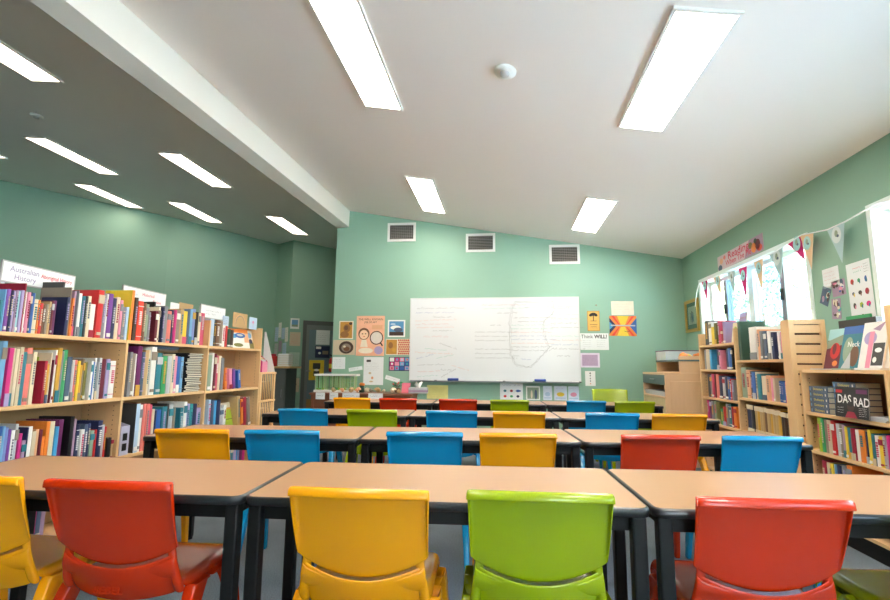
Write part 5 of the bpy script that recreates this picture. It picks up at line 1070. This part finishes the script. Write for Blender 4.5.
# ------------------------------------------------------------------ BUNTING
t = thing('bunting', 'string of magenta, peach and pale blue pennants along the window wall', 'bunting', (2.43, 5.0, 2.0))
cord = [(6.46, 1.90), (6.42, 2.0), (6.36, 2.10), (6.284, 2.182), (5.6, 2.165), (5.1, 2.15), (4.6, 2.165), (4.163, 2.214), (3.85, 2.168), (3.66, 2.172), (3.35, 2.204), (3.1, 2.17), (2.6, 2.14)]
b = MB(); b.tube([(0, y-5.0, z-2.0) for y, z in cord], .0055, M_paper, 6); b.build('white_cord', t)
b = MB(); b.tube([(0, -1.65, .2), (.03, -1.66, .20), (.065, -1.66, .206)], .004, M_paper, 6); b.tube([(0, 1.284, .182), (.04, 1.284, .19), (.068, 1.284, .19)], .004, M_paper, 6); b.build('cord_end', t)
def cordz(y):
    for (a, za), (c, zc) in zip(cord[:-1], cord[1:]):
        if c <= y <= a: return za+(zc-za)*((a-y)/(a-c) if a != c else 0)
    return 2.15
mag = mat('magenta_cloth', rgb(206,26,110), .8); pea = mat('peach_cloth', rgb(228,196,156), .8); pbl = mat('pale_blue_cloth', rgb(176,206,208), .8)
for (yc, w, hgt, m, nmx, dx) in ((6.12, .17, .24, mag, 'magenta', 0), (5.78, .17, .23, pea, 'peach', -.05), (5.42, .17, .26, pbl, 'pale blue', 0), (5.17, .17, .33, mag, 'magenta', 0), (4.86, .17, .30, pea, 'peach', 0), (4.55, .22, .26, pbl, 'pale blue', -.02), (4.27, .19, .20, mag, 'magenta', -.10), (4.10, .17, .29, pea, 'peach', 0), (3.76, .19, .28, pbl, 'pale blue', -.01)):
    b = MB(); ya, yb = yc+w/2-5, yc-w/2-5; za, zb_ = cordz(yc+w/2)-2.0, cordz(yc-w/2)-2.0
    n = 5
    tip = (.012, yc+dx-5, (za+zb_)/2-hgt)
    for xx in (-.001, .001): pass
    b.prism([(-.001, ya, za), (-.001, yb, zb_), tuple(Vector(tip))], (.002, 0, 0), m); o = b.build('pennant', t); o['label'] = nmx+' pennant'
    b = MB(); cy, cz = (ya+yb+tip[1])/3, (za+zb_+tip[2])/3+.025
    p = PL(b, (-.0015+.004, cy, cz), (0, -1, 0), (0, 0, 1)); em = P_('aqua') if m is not pbl else mat('pale_emblem', rgb(214,226,226), .8)
    p.mb = b; p.o = Vector((-.003, cy, cz)); p.disc(0, 0, w*.27, w*.33, em, 0, 16); p.disc(0, .01, w*.1, w*.14, P_('sage'), .0006, 9); p.disc(w*.08, -.01, w*.07, w*.06, P_('slate'), .0009, 7)
    b.build('printed_emblem', o)

# ------------------------------------------------------------------ CORNER CABINETS
wd = mat('cabinet_birch', rgb(228,190,150), rough=.4, noise=.05, nscale=5, stretch=(10,10,1))
dgrey = mat('drawer_slate_grey', rgb(96,112,112), .45)
t = thing('plan_cabinet', 'low birch cabinet in the far right corner with a grey drawer and paper shelf', 'cabinet', (2.16, 6.42, 0))
X0_, X1_, Ya, Yb, Zt = 1.86-2.16, 2.48-2.16, 5.98-6.42, 6.88-6.42, 1.065
b = MB()
b.box((X0_, Ya, 0), (X1_, Ya+.02, Zt), wd); b.box((X0_, Yb-.02, 0), (X1_, Yb, Zt), wd); b.box((X1_-.02, Ya+.02, 0), (X1_, Yb-.02, Zt), wd); b.box((X0_, Ya+.02, Zt-.025), (X1_-.02, Yb-.02, Zt), wd)
b.box((X0_, Ya+.02, .05), (X1_-.02, Yb-.02, .07), wd); b.box((X0_, Ya+.02, .77), (X1_-.02, Yb-.02, .785), wd); b.build('carcass', t)
b = MB(); b.box((X0_-.002, Ya+.005, .925), (X0_+.018, Yb-.005, 1.04), dgrey); dr = b.build('drawer', t)
b = MB(); b.rbox((X0_-.02, -.1, .975), (X0_-.002, .1, .99), M_alu, .003); b.build('drawer_handle', dr)
b = MB(); b.box((X0_, Ya+.025, .072), (X0_+.018, Yb-.025, .765), col('tan_board', 196,176,140)); b.build('door', t)
b = MB(); b.rbox((X0_+.06, Ya-.006, .12), (X1_-.06, Ya, .97), wd, .003); b.build('side_fielded_panel', t)
for k in range(4):
    flat_book('paper_stack', ['lowest', 'second', 'third', 'top'][k]+' grey paper wad on the open shelf of the corner cabinet', 'papers', 1.99, 6.43, .7865+k*.0135, .22, .8, .0125, 'pale grey', 'paper wads in the corner cabinet', .02*k, '-x')
t = thing('tray_unit', 'birch tray unit with pale upper tray on top of the corner cabinet', 'tray unit', (2.24, 6.42, 1.066))
b = MB(); a0, a1, ya, yb = -.20, .22, -.42, .45
b.box((a0, ya, 0), (a1, ya+.02, .20), wd); b.box((a0, yb-.02, 0), (a1, yb, .20), wd); b.box((a1-.02, ya+.02, 0), (a1, yb-.02, .20), wd); b.box((a0, ya+.02, 0), (a1-.02, yb-.02, .012), wd); b.build('carcass', t)
b = MB(); b.box((a0-.004, ya-.004, .135), (a1, yb, .155), dgrey); b.build('grey_shelf', t)
b = MB(); pt = mat('pale_tray', rgb(206,212,210), .4)
b.box((a0, .05, .156), (a0+.006, yb, .27), pt); b.box((a1-.006, .05, .156), (a1, yb, .27), pt); b.box((a0+.006, .05, .156), (a1-.006, .056, .27), pt); b.box((a0+.006, yb-.006, .156), (a1-.006, yb, .27), pt); b.box((a0+.006, .056, .156), (a1-.006, yb-.006, .16), pt); b.build('upper_tray', t)
b = MB(); b.tube([(a0, .05, .275), (a0, yb, .275)], .006, P_('plum'), 6); b.tube([(a0, .05, .275), (a1, .05, .275)], .006, P_('plum'), 6); b.build('tray_rim', t)
for k, (x, y, s_, c, lb) in enumerate(((2.12, 6.08, .045, 'orange', 'orange fabric bundle nearest the camera on the tray unit'), (2.2, 6.22, .05, 'yellow', 'yellow fabric bundle on the tray unit between orange ones'), (2.31, 6.14, .05, 'orange', 'orange fabric bundle beside the yellow one near the wall'), (2.42, 6.06, .035, 'rose', 'small red bundle at the wall end of the tray unit'))):
    b = MB(); b.blob((0, 0, .042), (s_*1.2, s_*1.2, .038), P_(c), k, .18); o = b.build('fabric_bundle', None, (x, y, 1.2225)); tag(o, lb, 'fabric bundle', 'bundles on the tray unit')
for k, (y, c, lb) in enumerate(((6.58, 'tan', 'brown carton in the pale upper tray, nearer the camera'), (6.78, 'beige', 'beige carton in the pale upper tray, nearer the wall'))):
    b = MB(); b.rbox((-.12, -.08, 0), (.12, .08, .09), P_(c), .003); b.box((-.02, -.0805, .0), (.02, .0805, .091), P_('taupe')); o = b.build('carton', None, (2.22, y, 1.2275)); tag(o, lb, 'box', 'cartons in the tray')

# ------------------------------------------------------------------ NATURE DESK
dk = mat('reddish_desk_wood', rgb(128,78,54), rough=.4, noise=.1, nscale=5, stretch=(1.5,14,14))
t = thing('nature_desk', 'brown wooden desk against the back wall carrying shells and a forest picture box', 'desk', (-1.95, 6.65, 0))
b = MB(); b.rbox((-.70, -.27, .722), (.72, .27, .75), dk, .004); b.build('desktop', t)
b = MB(); b.box((-.67, -.24, .12), (.69, -.22, .722), dk); b.build('modesty_panel', t)
for s in (-1, 1):
    b = MB(); xx = -.68 if s < 0 else .66; b.box((xx, -.25, 0), (xx+.04, .25, .722), dk); b.build('side_panel', t)
b = MB(); b.box((-.0, -.246, .56), (.62, -.241, .70), mat('desk_drawer_face', rgb(140,84,56), .4)); dr = b.build('drawer', t)
for k, (x, w, lb) in enumerate(((-2.49, .13, 'leftmost white name card hanging from the front of the nature desk'), (-2.30, .12, 'second name card from the left on the nature desk front'), (-2.06, .24, 'widest white name card on the nature desk front'), (-1.72, .20, 'rightmost name card on the nature desk front'))):
    wallpaper('name_card', lb, 'card', ((x, 6.376, .70-.015*k*0), (1, 0, 0), (0, 0, 1)), -w/2, -.035, w/2, .055, M_paper, lines_(ink_k, 1, w=.003, seed=k), 0, .0015, 'name cards on the desk front')
# forest picture box
t = thing('terrarium', 'long white edged tank showing green forest trunks, left on the desk', 'tank', (-2.36, 6.68, .751), math.radians(2))
b = MB(); w = .305
b.box((-w, -.12, 0), (w, .06, .03), M_trim); b.box((-w, -.12, .225), (w, .06, .25), M_trim); b.build('tank_frame', t)
b = MB(); b.box((-w+.004, -.112, .03), (w-.004, -.108, .225), glass_mat('tank_glass', (.92, .98, .95, 1), .08)); b.build('front_glass', t)
b = MB(); b.box((-w+.004, -.075, .03), (w-.004, -.07, .225), mat('forest_backdrop', rgb(176,212,160), .7, noise=.35, nscale=26, stretch=(1, 1, .35))); b.build('forest_backdrop', t)
rr = random.Random(21)
b = MB()
for k in range(20):
    x = -w+.02+(2*w-.04)*k/19+rr.uniform(-.012, .012); r_ = rr.uniform(.003, .009); b.tube([(x, -.092, .03), (x+rr.uniform(-.01, .01), -.09, .225)], r_*.7, P_(rr.choice(['sage', 'olive', 'white', 'cream'])), 6)
b.build('tree_trunk_row', t)
b = MB()
for k in range(16): b.blob((-w+.04+rr.uniform(0, 2*w-.08), -.091, .042), (.03, .012, rr.uniform(.012, .03)), P_(rr.choice(['green', 'lime', 'sage'])), k, .3, 1)
o = b.build('undergrowth', t); o['kind'] = 'stuff'
def shell(x, y, s, c, seed, lb, nm='seashell'):
    b = MB(); prof = []
    # spiral shell: whorls of shrinking radius
    n = 40; P = []; R = []
    for k in range(n):
        a = k/n*5*PI; q = 1-k/n; P.append((s*.9*(1-q)*1.6-s*.6+0*a, s*.55*q*math.cos(a), s*.55+s*.55*q*math.sin(a)*.8)); R.append(max(.002, s*.48*q))
    b.tube(P, R, P_(c), 10); o = b.build(nm, None, (x, y, .757+s*.1)); o.rotation_euler = (0, 0, seed*1.3); tag(o, lb, 'seashell', 'shells and finds on the nature desk'); return o
for k, (x, y, s, c, lb) in enumerate(((-2.33, 6.47, .045, 'tan', 'leftmost tan shell in front of the forest tank'), (-2.22, 6.50, .04, 'peach', 'peach shell touching the leftmost tan one'), (-2.10, 6.47, .05, 'tan', 'tan shell at the right end of the forest tank'), (-2.02, 6.50, .05, 'peach', 'largest peach shell beside the orange figure'), (-1.88, 6.52, .045, 'beige', 'beige shell in the middle of the desk'), (-1.80, 6.47, .04, 'taupe', 'grey brown shell in the middle of the desk'), (-1.72, 6.50, .05, 'tan', 'tan shell under the white poster'), (-1.64, 6.46, .035, 'beige', 'small beige shell right of centre on the desk'), (-1.53, 6.52, .05, 'cream', 'cream shell near the leafy plant'), (-1.42, 6.45, .035, 'tan', 'tan shell in front of the pink heart card'))):
    shell(x, y, s, c, k, lb)
t = thing('carved_figure', 'small orange and dark figure standing right of the forest tank', 'figurine', (-1.985, 6.62, .751))
b = MB(); b.lathe([(0, 0), (.035, 0), (.04, .03), (.028, .07), (.035, .1), (.02, .13), (0, .135)], (0, 0, 0), P_('dark green'), 14); b.build('body', t)
b = MB(); b.blob((0, -.01, .11), (.04, .03, .025), P_('orange'), 3, .2); b.build('orange_head', t)
t = thing('potted_plant', 'little leafy plant with red flowers behind the pink card', 'plant', (-1.50, 6.72, .751))
b = MB(); b.lathe([(0, 0), (.035, 0), (.045, .06), (.04, .06), (.034, .05), (0, .05)], (0, 0, 0), P_('brown'), 14); b.build('pot', t)
b = MB()
for k in range(26):
    a = rr.uniform(0, 2*PI); l = rr.uniform(.05, .1); z = rr.uniform(.05, .12); dx, dy = math.cos(a)*l, math.sin(a)*l
    b.add([(0, 0, z), (dx*.6-dy*.2, dy*.6+dx*.2, z+.03), (dx, dy, z+.025), (dx*.6+dy*.2, dy*.6-dx*.2, z+.035)], [(0, 1, 2, 3)], P_(rr.choice(['green', 'dark green', 'sage'])))
o = b.build('leaves', t); o.modifiers.new('t', 'SOLIDIFY').thickness = .0015
b = MB()
for k in range(5): b.blob((rr.uniform(-.06, .06), rr.uniform(-.05, .05), rr.uniform(.1, .15)), (.012, .012, .01), P_('scarlet'), k, .2, 1)
b.build('flowers', t)
def heart(p, w, h, q): p.disc(w*.3, h*.3, w*.1, h*.08, P_('rose'), q)
o = card('heart_card', 'pink leaf-shaped card leaning on the nature desk', 'card', (-1.36, 6.62, .752), .12, .14, .004, mat('pink_card', rgb(230,120,140), .6), None, 0, math.radians(-90), 14)
o.rotation_euler = (0, -math.radians(14), math.radians(-90))
t = thing('tissue_box', 'pale tissue box with a white tissue pulled up, right end of the desk', 'tissue box', (-1.34+.16, 6.60, .752), .1)
b = MB(); b.rbox((-.13, -.07, 0), (.13, .07, .075), P_('pale grey'), .004); b.box((-.1302, -.0702, .02), (.1302, .0702, .045), P_('mauve')); b.build('carton', t)
b = MB(); q = []
for k in range(14):
    a = 2*PI*k/14; q.append((a, 1+.3*math.sin(3*a)))
vs = [(.02*c*math.cos(a), .01*c*math.sin(a), .074) for a, c in q]+[(.05*c*math.cos(a), .025*c*math.sin(a), .13+.03*math.sin(2*a)) for a, c in q]+[(.0, 0, .10)]
b.add(vs, [(k, (k+1) % 14, 14+(k+1) % 14, 14+k) for k in range(14)]+[(14+k, 14+(k+1) % 14, 28) for k in range(14)], M_white, True); b.build('tissue', t)

# ------------------------------------------------------------------ DOOR WALL
P3 = Vector((-4.428, 9.461, 0)); P4 = Vector((-3.671, 9.988, 0)); du = (P4-P3).normalized(); dn = Vector((du.y, -du.x, 0))
def DW(off=0.0): return (P3+dn*off, du, (0, 0, 1))
DA = math.atan2(du.y, du.x)
# local frame: x along the wall, y = out of the wall towards the room is -y
def at_door(x): return P3+du*x
root = bpy.data.objects.new('door_1', None); COL.objects.link(root); root.location = at_door(.66); root.rotation_euler = (0, 0, DA); struct(root)
b = MB()
b.box((-.38, -.04, 0), (-.31, 0, 2.05), M_grey); b.box((.33, -.04, 0), (.40, 0, 2.05), M_grey); b.box((-.31, -.04, 1.96), (.33, 0, 2.05), M_grey); b.build('door_frame', root)
b = MB(); gd = mat('door_leaf_grey', rgb(120,126,126), .45)
b.box((-.31, -.032, .03), (-.25, -.006, 1.96), gd); b.box((.27, -.032, .03), (.33, -.006, 1.96), gd); b.box((-.25, -.032, 1.86), (.27, -.006, 1.96), gd); b.box((-.25, -.032, .03), (.27, -.006, .12), gd); b.build('door_leaf', root)
b = MB(); b.box((-.25, -.022, .42), (.27, -.016, 1.86), mat('door_glass_dim', rgb(120,140,148), .12, spec=.6)); b.build('door_glass', root)
b = MB(); b.box((-.25, -.03, .12), (.27, -.01, .42), mat('kick_board_tan', rgb(170,134,86), .55)); b.build('kick_board', root)
b = MB(); b.tube([(-.28, -.034, 1.0), (-.28, -.07, 1.0), (-.20, -.07, 1.0)], .009, M_alu, 8); b.build('door_handle', root)
wallpaper('notice', 'white notice on the upper glass of the grey door', 'notice', DW(.033), .553, 1.552, .843, 1.861, M_paper, lines_(K, 5, w=.002))
wallpaper('notice', 'dark notice in the middle of the door glass', 'notice', DW(.033), .547, 1.275, .854, 1.523, P_('navy'), multi(rects((.05,.75,.4,.95,M_white),(.5,.3,.9,.6,P_('taupe'))), discs((.3,.4,.1,.1,M_white))))
wallpaper('poster', 'yellow poster with black figure on the grey door', 'poster', DW(.033), .435, .812, .746, 1.227, P_('yellow'), multi(rects((.25,.55,.75,.85,P_('charcoal')),(.3,.2,.7,.45,P_('charcoal'))), discs((.5,.5,.15,.06,M_white))))
wallpaper('notice', 'small picture notice topmost in the column left of the door', 'notice', DW(), .02, 1.868, .20, 2.088, M_trim, rects((.15,.2,.85,.85,P_('light blue')),(.15,.2,.85,.4,P_('sage'))))
wallpaper('notice', 'printed pale notice second in the column left of the door', 'notice', DW(), .022, 1.515, .237, 1.798, P_('beige'), lines_(P_('salmon'), 6, w=.002))
wallpaper('notice', 'pale lined sheet third in the column left of the door', 'notice', DW(), .03, 1.10, .235, 1.38, col('pale_green_sheet', 176,200,186), lines_(K, 5, w=.002))
wallpaper('notice', 'narrow pale strip below the lined sheet left of the door', 'notice', DW(), .20, .88, .26, 1.09, col('pale_green_sheet2', 160,196,176))
wallpaper('drawing', 'drawing of a red brown animal lowest in the column left of the door', 'drawing', DW(), .045, .571, .255, .857, P_('beige'), discs((.5,.55,.25,.15,P_('brown')),(.4,.62,.1,.08,P_('maroon')),(.6,.4,.12,.1,P_('sage'))))
# fire extinguisher on the wall by the door
t = thing('fire_extinguisher', 'red fire extinguisher with black hose beside the door', 'fire extinguisher', at_door(.885)+dn*.13+Vector((0, 0, .98)))
b = MB(); b.lathe([(0, 0), (.055, .005), (.06, .03), (.06, .24), (.045, .28), (.02, .30), (0, .30)], (0, 0, 0), mat('extinguisher_red', rgb(190,30,34), .3), 18); b.lathe([(.0605, .08), (.0608, .081), (.0608, .17), (.0605, .171)], (0, 0, 0), P_('yellow'), 18); b.build('cylinder_body', t)
b = MB(); b.tube([(0, 0, .3), (0, 0, .34), (-.05, 0, .36)], .013, M_black, 8); b.tube([(0, 0, .32), (.05, -.02, .33), (.07, -.02, .25), (.065, -.01, .08)], .009, M_black, 8); b.build('valve_and_hose', t)
b = MB(); q = dn*-.125; b.tube([(0, 0, .25), (q.x, q.y, .25)], .012, M_black, 8); b.build('wall_bracket', t)

# return wall papers
R0 = Vector((-5.032, 10.002, 0)); R1 = P3; ru = (R1-R0).normalized()
RWf = (R0, ru, (0, 0, 1))
for (x0, z0, x1, z1, c, lb) in ((.08, 1.62, .26, 1.93, 'pale blue', 'pale blue sheet at the left of the paper cluster on the return wall'), (.27, 1.70, .42, 2.02, 'white', 'white sheet sticking up highest in the paper cluster'), (.44, 1.66, .60, 1.90, 'pale blue', 'bluish sheet in the middle of the paper cluster'), (.62, 1.60, .77, 1.90, 'white', 'white sheet at the right of the paper cluster'), (.10, 1.28, .26, 1.58, 'pale grey', 'grey sheet lower left in the paper cluster'), (.31, 1.40, .47, 1.63, 'mauve', 'dark photo sheet in the middle of the paper cluster'), (.52, 1.34, .72, 1.58, 'pale blue', 'bluish sheet lower right in the paper cluster')):
    wallpaper('note_sheet', lb, 'paper sheet', RWf, x0, z0, x1, z1, P_(c), lines_(K, 5, w=.003), random.Random(int(x0*100)).uniform(-3, 3), .0015, 'papers pinned on the return wall')

# ------------------------------------------------------------------ GREY CUPBOARD
t = thing('grey_cupboard', 'dark grey cupboard with a wooden top near the doorway', 'cupboard', (-4.14, 8.55, 0))
b = MB(); b.box((-.26, -.22, .06), (.23, .22, 1.06), M_grey); b.box((-.22, -.18, 0), (.19, .2, .06), M_black); b.build('cupboard_body', t)
b = MB(); b.box((-.25, -.236, .08), (.21, -.221, 1.04), mat('cupboard_door_grey', rgb(100,106,106), .5)); dd = b.build('door', t)
b = MB(); b.tube([(.17, -.237, .55), (.17, -.26, .55), (.17, -.26, .68), (.17, -.237, .68)], .006, M_alu, 6); b.build('door_handle', dd)
b = MB(); b.rbox((-.33, -.26, 1.06), (.30, .26, 1.095), M_pine, .004); b.build('wooden_top', t)
wallpaper('notice', 'pale notice stuck on the grey cupboard door', 'notice', ((-4.30, 8.312, 0), (1, 0, 0), (0, 0, 1)), 0.0, .66, .2, .98, col('pale_notice', 150,166,156), lines_(K, 3, w=.002))
t = thing('white_lantern', 'pale ribbed paper box lamp standing on the grey cupboard', 'lamp', (-4.02, 8.50, 1.096))
b = MB(); b.rbox((-.11, -.09, 0), (.11, .09, .23), M_paper, .02); b.build('lamp_body', t)
b = MB()
for k in range(5): b.box((-.112, -.092, .03+.04*k), (.112, .092, .034+.04*k), P_('beige'))
b.build('rib_band', t)
t = thing('red_radio', 'small red box with white badge beside the pale lamp', 'box', (-4.26, 8.44, 1.096))
b = MB(); b.rbox((-.09, -.06, 0), (.09, .06, .19), P_('red'), .015); b.build('box_body', t)
b = MB(); b.lathe([(0, -.062), (.04, -.062), (.04, -.06)], (0, 0, .08), M_white, 16, 'y'); b.build('round_badge', t)
b = MB(); b.rbox((-.08, -.03, .19), (.08, .03, .225), P_('crimson'), .01); b.build('lid', t)

# ------------------------------------------------------------------ PINE RACK
t = thing('pine_rack', 'pale pine rack with upright rods beyond the end of the left bookcases', 'rack', (-2.775, 5.24, 0), 0)
for (x, y) in ((-.09, -.16), (-.09, .16), (.09, -.16), (.09, .16)):
    b = MB(); b.rbox((x-.016, y-.016, 0), (x+.016, y+.016, 1.03), M_pine, .003); b.build('post', t)
for z in (.10, .42, .72, 1.03):
    b = MB(); b.rbox((-.108, -.19, z-.012), (.108, .19, z+.010), M_pine, .003); b.build('rack_shelf', t)
for k in range(7):
    y = -.12+.04*k
    b = MB(); b.tube([(.092, y, .73), (.092, y, 1.018)], .006, M_pine, 8); b.tube([(.092, y, .43), (.092, y, .708)], .006, M_pine, 8); b.build('rod', t)
for k in range(5):
    x = -.072+.036*k
    b = MB(); b.tube([(x, -.162, .73), (x, -.162, 1.018)], .006, M_pine, 8); b.tube([(x, -.162, .43), (x, -.162, .708)], .006, M_pine, 8); b.build('rod', t)
for (z, c, lb) in ((.7305, 'dark brown', 'dark brown basket inside the pine rack, upper bay'), (.4305, 'charcoal', 'charcoal basket inside the pine rack, lower bay')):
    o = MB().rbox((-.07, -.12, 0), (.07, .12, .2), P_(c), .01).build('storage_basket', None, (-2.775, 5.24, z)); tag(o, lb, 'basket')
    MB().rbox((-.06, -.11, .2), (.06, .11, .205), P_('taupe'), .002).build('basket_lid', o)
# things on the rack
def lean_sheet(p, w, h, q):
    r = random.Random(5)
    for k in range(5): p.scribble(w*.2, h*(.5-.08*k), w*.5, h*.03, K, q, r, .0015)
b = MB(); b.prism([(-.07, 0, 0), (.085, 0, 0), (-.05, 0, .47), (-.07, 0, .47)], (0, .003, 0), M_paper); o = b.build('paper_pennant', None, (-2.76, 5.40, 1.0405)); tag(o, 'tall white triangular paper standing on the pine rack', 'paper sheet')
t = thing('leaflet_holder', 'pink and clear leaflet holder on top of the pine rack', 'leaflet holder', (-2.76, 5.20, 1.0405))
b = MB(); b.prism([(.06, -.06, 0), (-.06, -.06, 0), (-.06, -.06, .22), (.06, -.06, .12)], (0, .004, 0), P_('magenta')); b.prism([(.06, .06, 0), (-.06, .06, 0), (-.06, .06, .22), (.06, .06, .12)], (0, .004, 0), P_('rose')); b.box((-.06, -.056, 0), (-.056, .06, .22), P_('pink')); b.box((.056, -.056, 0), (.06, .06, .12), P_('pink')); b.build('holder', t)
b = MB()
for k in range(5): b.box((-.05+.02*k, -.05, .004), (-.04+.02*k, .054, .19-.012*k), P_(['cream', 'brown', 'beige', 'tan', 'pale grey'][k]))
b.build('leaflets', t)

# ------------------------------------------------------------------ OUTSIDE
gr = mat('bounce_ground', rgb(200,202,204), .95, noise=.1, nscale=3)  # unseen ground, made pale to bounce sunlight onto the ceiling
b = MB(); b.box((XR+.25, -3, -.6), (34, 30, -.5), gr); b.box((-12, -20, -.6), (34, -3, -.5), gr); struct(b.build('ground_outside'), None)
def tree(x, y, h, r, seed, lb, c):
    t = thing('garden_tree', lb, 'tree', (x, y, -.5), 0, 'trees outside the windows')
    b = MB(); b.tube([(0, 0, 0), (.05, 0, h*.3), (0, .1, h*.6)], [.16, .12, .07], P_('brown'), 8); b.build('trunk', t)
    rn_ = random.Random(seed); b = MB(); m = mat('foliage_'+c, rgb(*{'yellow': (150,156,104), 'mid': (112,128,92), 'blue': (112,132,128)}[c]), .7, noise=.15, nscale=5)
    vs = []; fs = []
    for k in range(3200):
        a = rn_.uniform(0, 2*PI); u = rn_.uniform(-1, 1); q = rn_.uniform(.55, 1.05)*(1+.2*math.sin(3*a+seed)*math.sin(4*u))
        s = math.sqrt(1-u*u); cx, cy, cz = r*q*s*math.cos(a), r*q*s*math.sin(a), h*.62+r*q*u*1.1
        e1 = Vector((rn_.gauss(0, 1), rn_.gauss(0, 1), rn_.gauss(0, 1))).normalized(); e2 = e1.cross(Vector((rn_.gauss(0, 1), rn_.gauss(0, 1), rn_.gauss(0, 1)))).normalized(); l = rn_.uniform(.07, .14)
        c0 = Vector((cx, cy, cz)); i = len(vs); vs += [c0-e1*l, c0+e2*l*.4, c0+e1*l, c0-e2*l*.4]; fs.append((i, i+1, i+2, i+3))
    b.add(vs, fs, m); b.build('leafy_crown', t, fix=False)
tree(9.0, 13.0, 6.5, 2.0, 1, 'pale green leafy tree seen through the far panes', 'blue'); tree(9.5, 19.0, 7.0, 2.2, 2, 'green tree farthest away beyond the window wall', 'mid')
tree(8.0, 8.0, 6.0, 1.9, 3, 'yellow green tree seen through the near pane of the window', 'yellow'); tree(8.5, 3.0, 6.0, 1.9, 4, 'leafy tree outside the near window', 'mid')

# ------------------------------------------------------------------ LIGHT, WORLD, CAMERA
w = bpy.data.worlds.new('sky'); scene.world = w; w.use_nodes = True; nt = w.node_tree; bg = nt.nodes['Background']
sky = nt.nodes.new('ShaderNodeTexSky'); sky.sky_type = 'NISHITA'; sky.sun_disc = False; sky.sun_elevation = math.radians(48); sky.sun_rotation = math.radians(60); sky.dust_density = 3.0
mx = nt.nodes.new('ShaderNodeMix'); mx.data_type = 'RGBA'; mx.inputs[0].default_value = .5; mx.inputs[7].default_value = (5.0, 5.4, 6.0, 1)
nt.links.new(sky.outputs[0], mx.inputs[6]); nt.links.new(mx.outputs[2], bg.inputs['Color']); bg.inputs['Strength'].default_value = SKY
sl = bpy.data.lights.new('sun', 'SUN'); sl.energy = SUN; sl.angle = .009; sl.color = (.98, .98, 1.0); so = bpy.data.objects.new('sun', sl); COL.objects.link(so); so.rotation_euler = (math.radians(-12), math.radians(-38), 0)
cam_d = bpy.data.cameras.new('camera'); cam = bpy.data.objects.new('camera', cam_d); COL.objects.link(cam); scene.camera = cam
cam_d.sensor_width = 36; cam_d.sensor_fit = 'HORIZONTAL'; cam_d.lens = 480/890*36; cam_d.clip_start = .02
yaw, pitch, roll = math.radians(7.1), math.atan(66/480), math.radians(.45)
fw = Vector((-math.sin(yaw)*math.cos(pitch), math.cos(yaw)*math.cos(pitch), math.sin(pitch))); r_ = Vector((math.cos(yaw), math.sin(yaw), 0)); u_ = r_.cross(fw)
r2 = r_*math.cos(roll)+u_*math.sin(roll); u2 = -r_*math.sin(roll)+u_*math.cos(roll)
M = Matrix(((r2.x, u2.x, -fw.x), (r2.y, u2.y, -fw.y), (r2.z, u2.z, -fw.z))).to_4x4(); M.translation = Vector((0, 0, 1.125)); cam.matrix_world = M
vs_ = scene.view_settings; vs_.view_transform = 'Standard'; vs_.look = 'None'; vs_.gamma = 1; vs_.exposure = EXPO; vs_.use_curve_mapping = False
cy = scene.cycles if hasattr(scene, 'cycles') else None
if cy: cy.max_bounces = 10; cy.diffuse_bounces = 6; cy.transparent_max_bounces = 12; cy.sample_clamp_indirect = 8
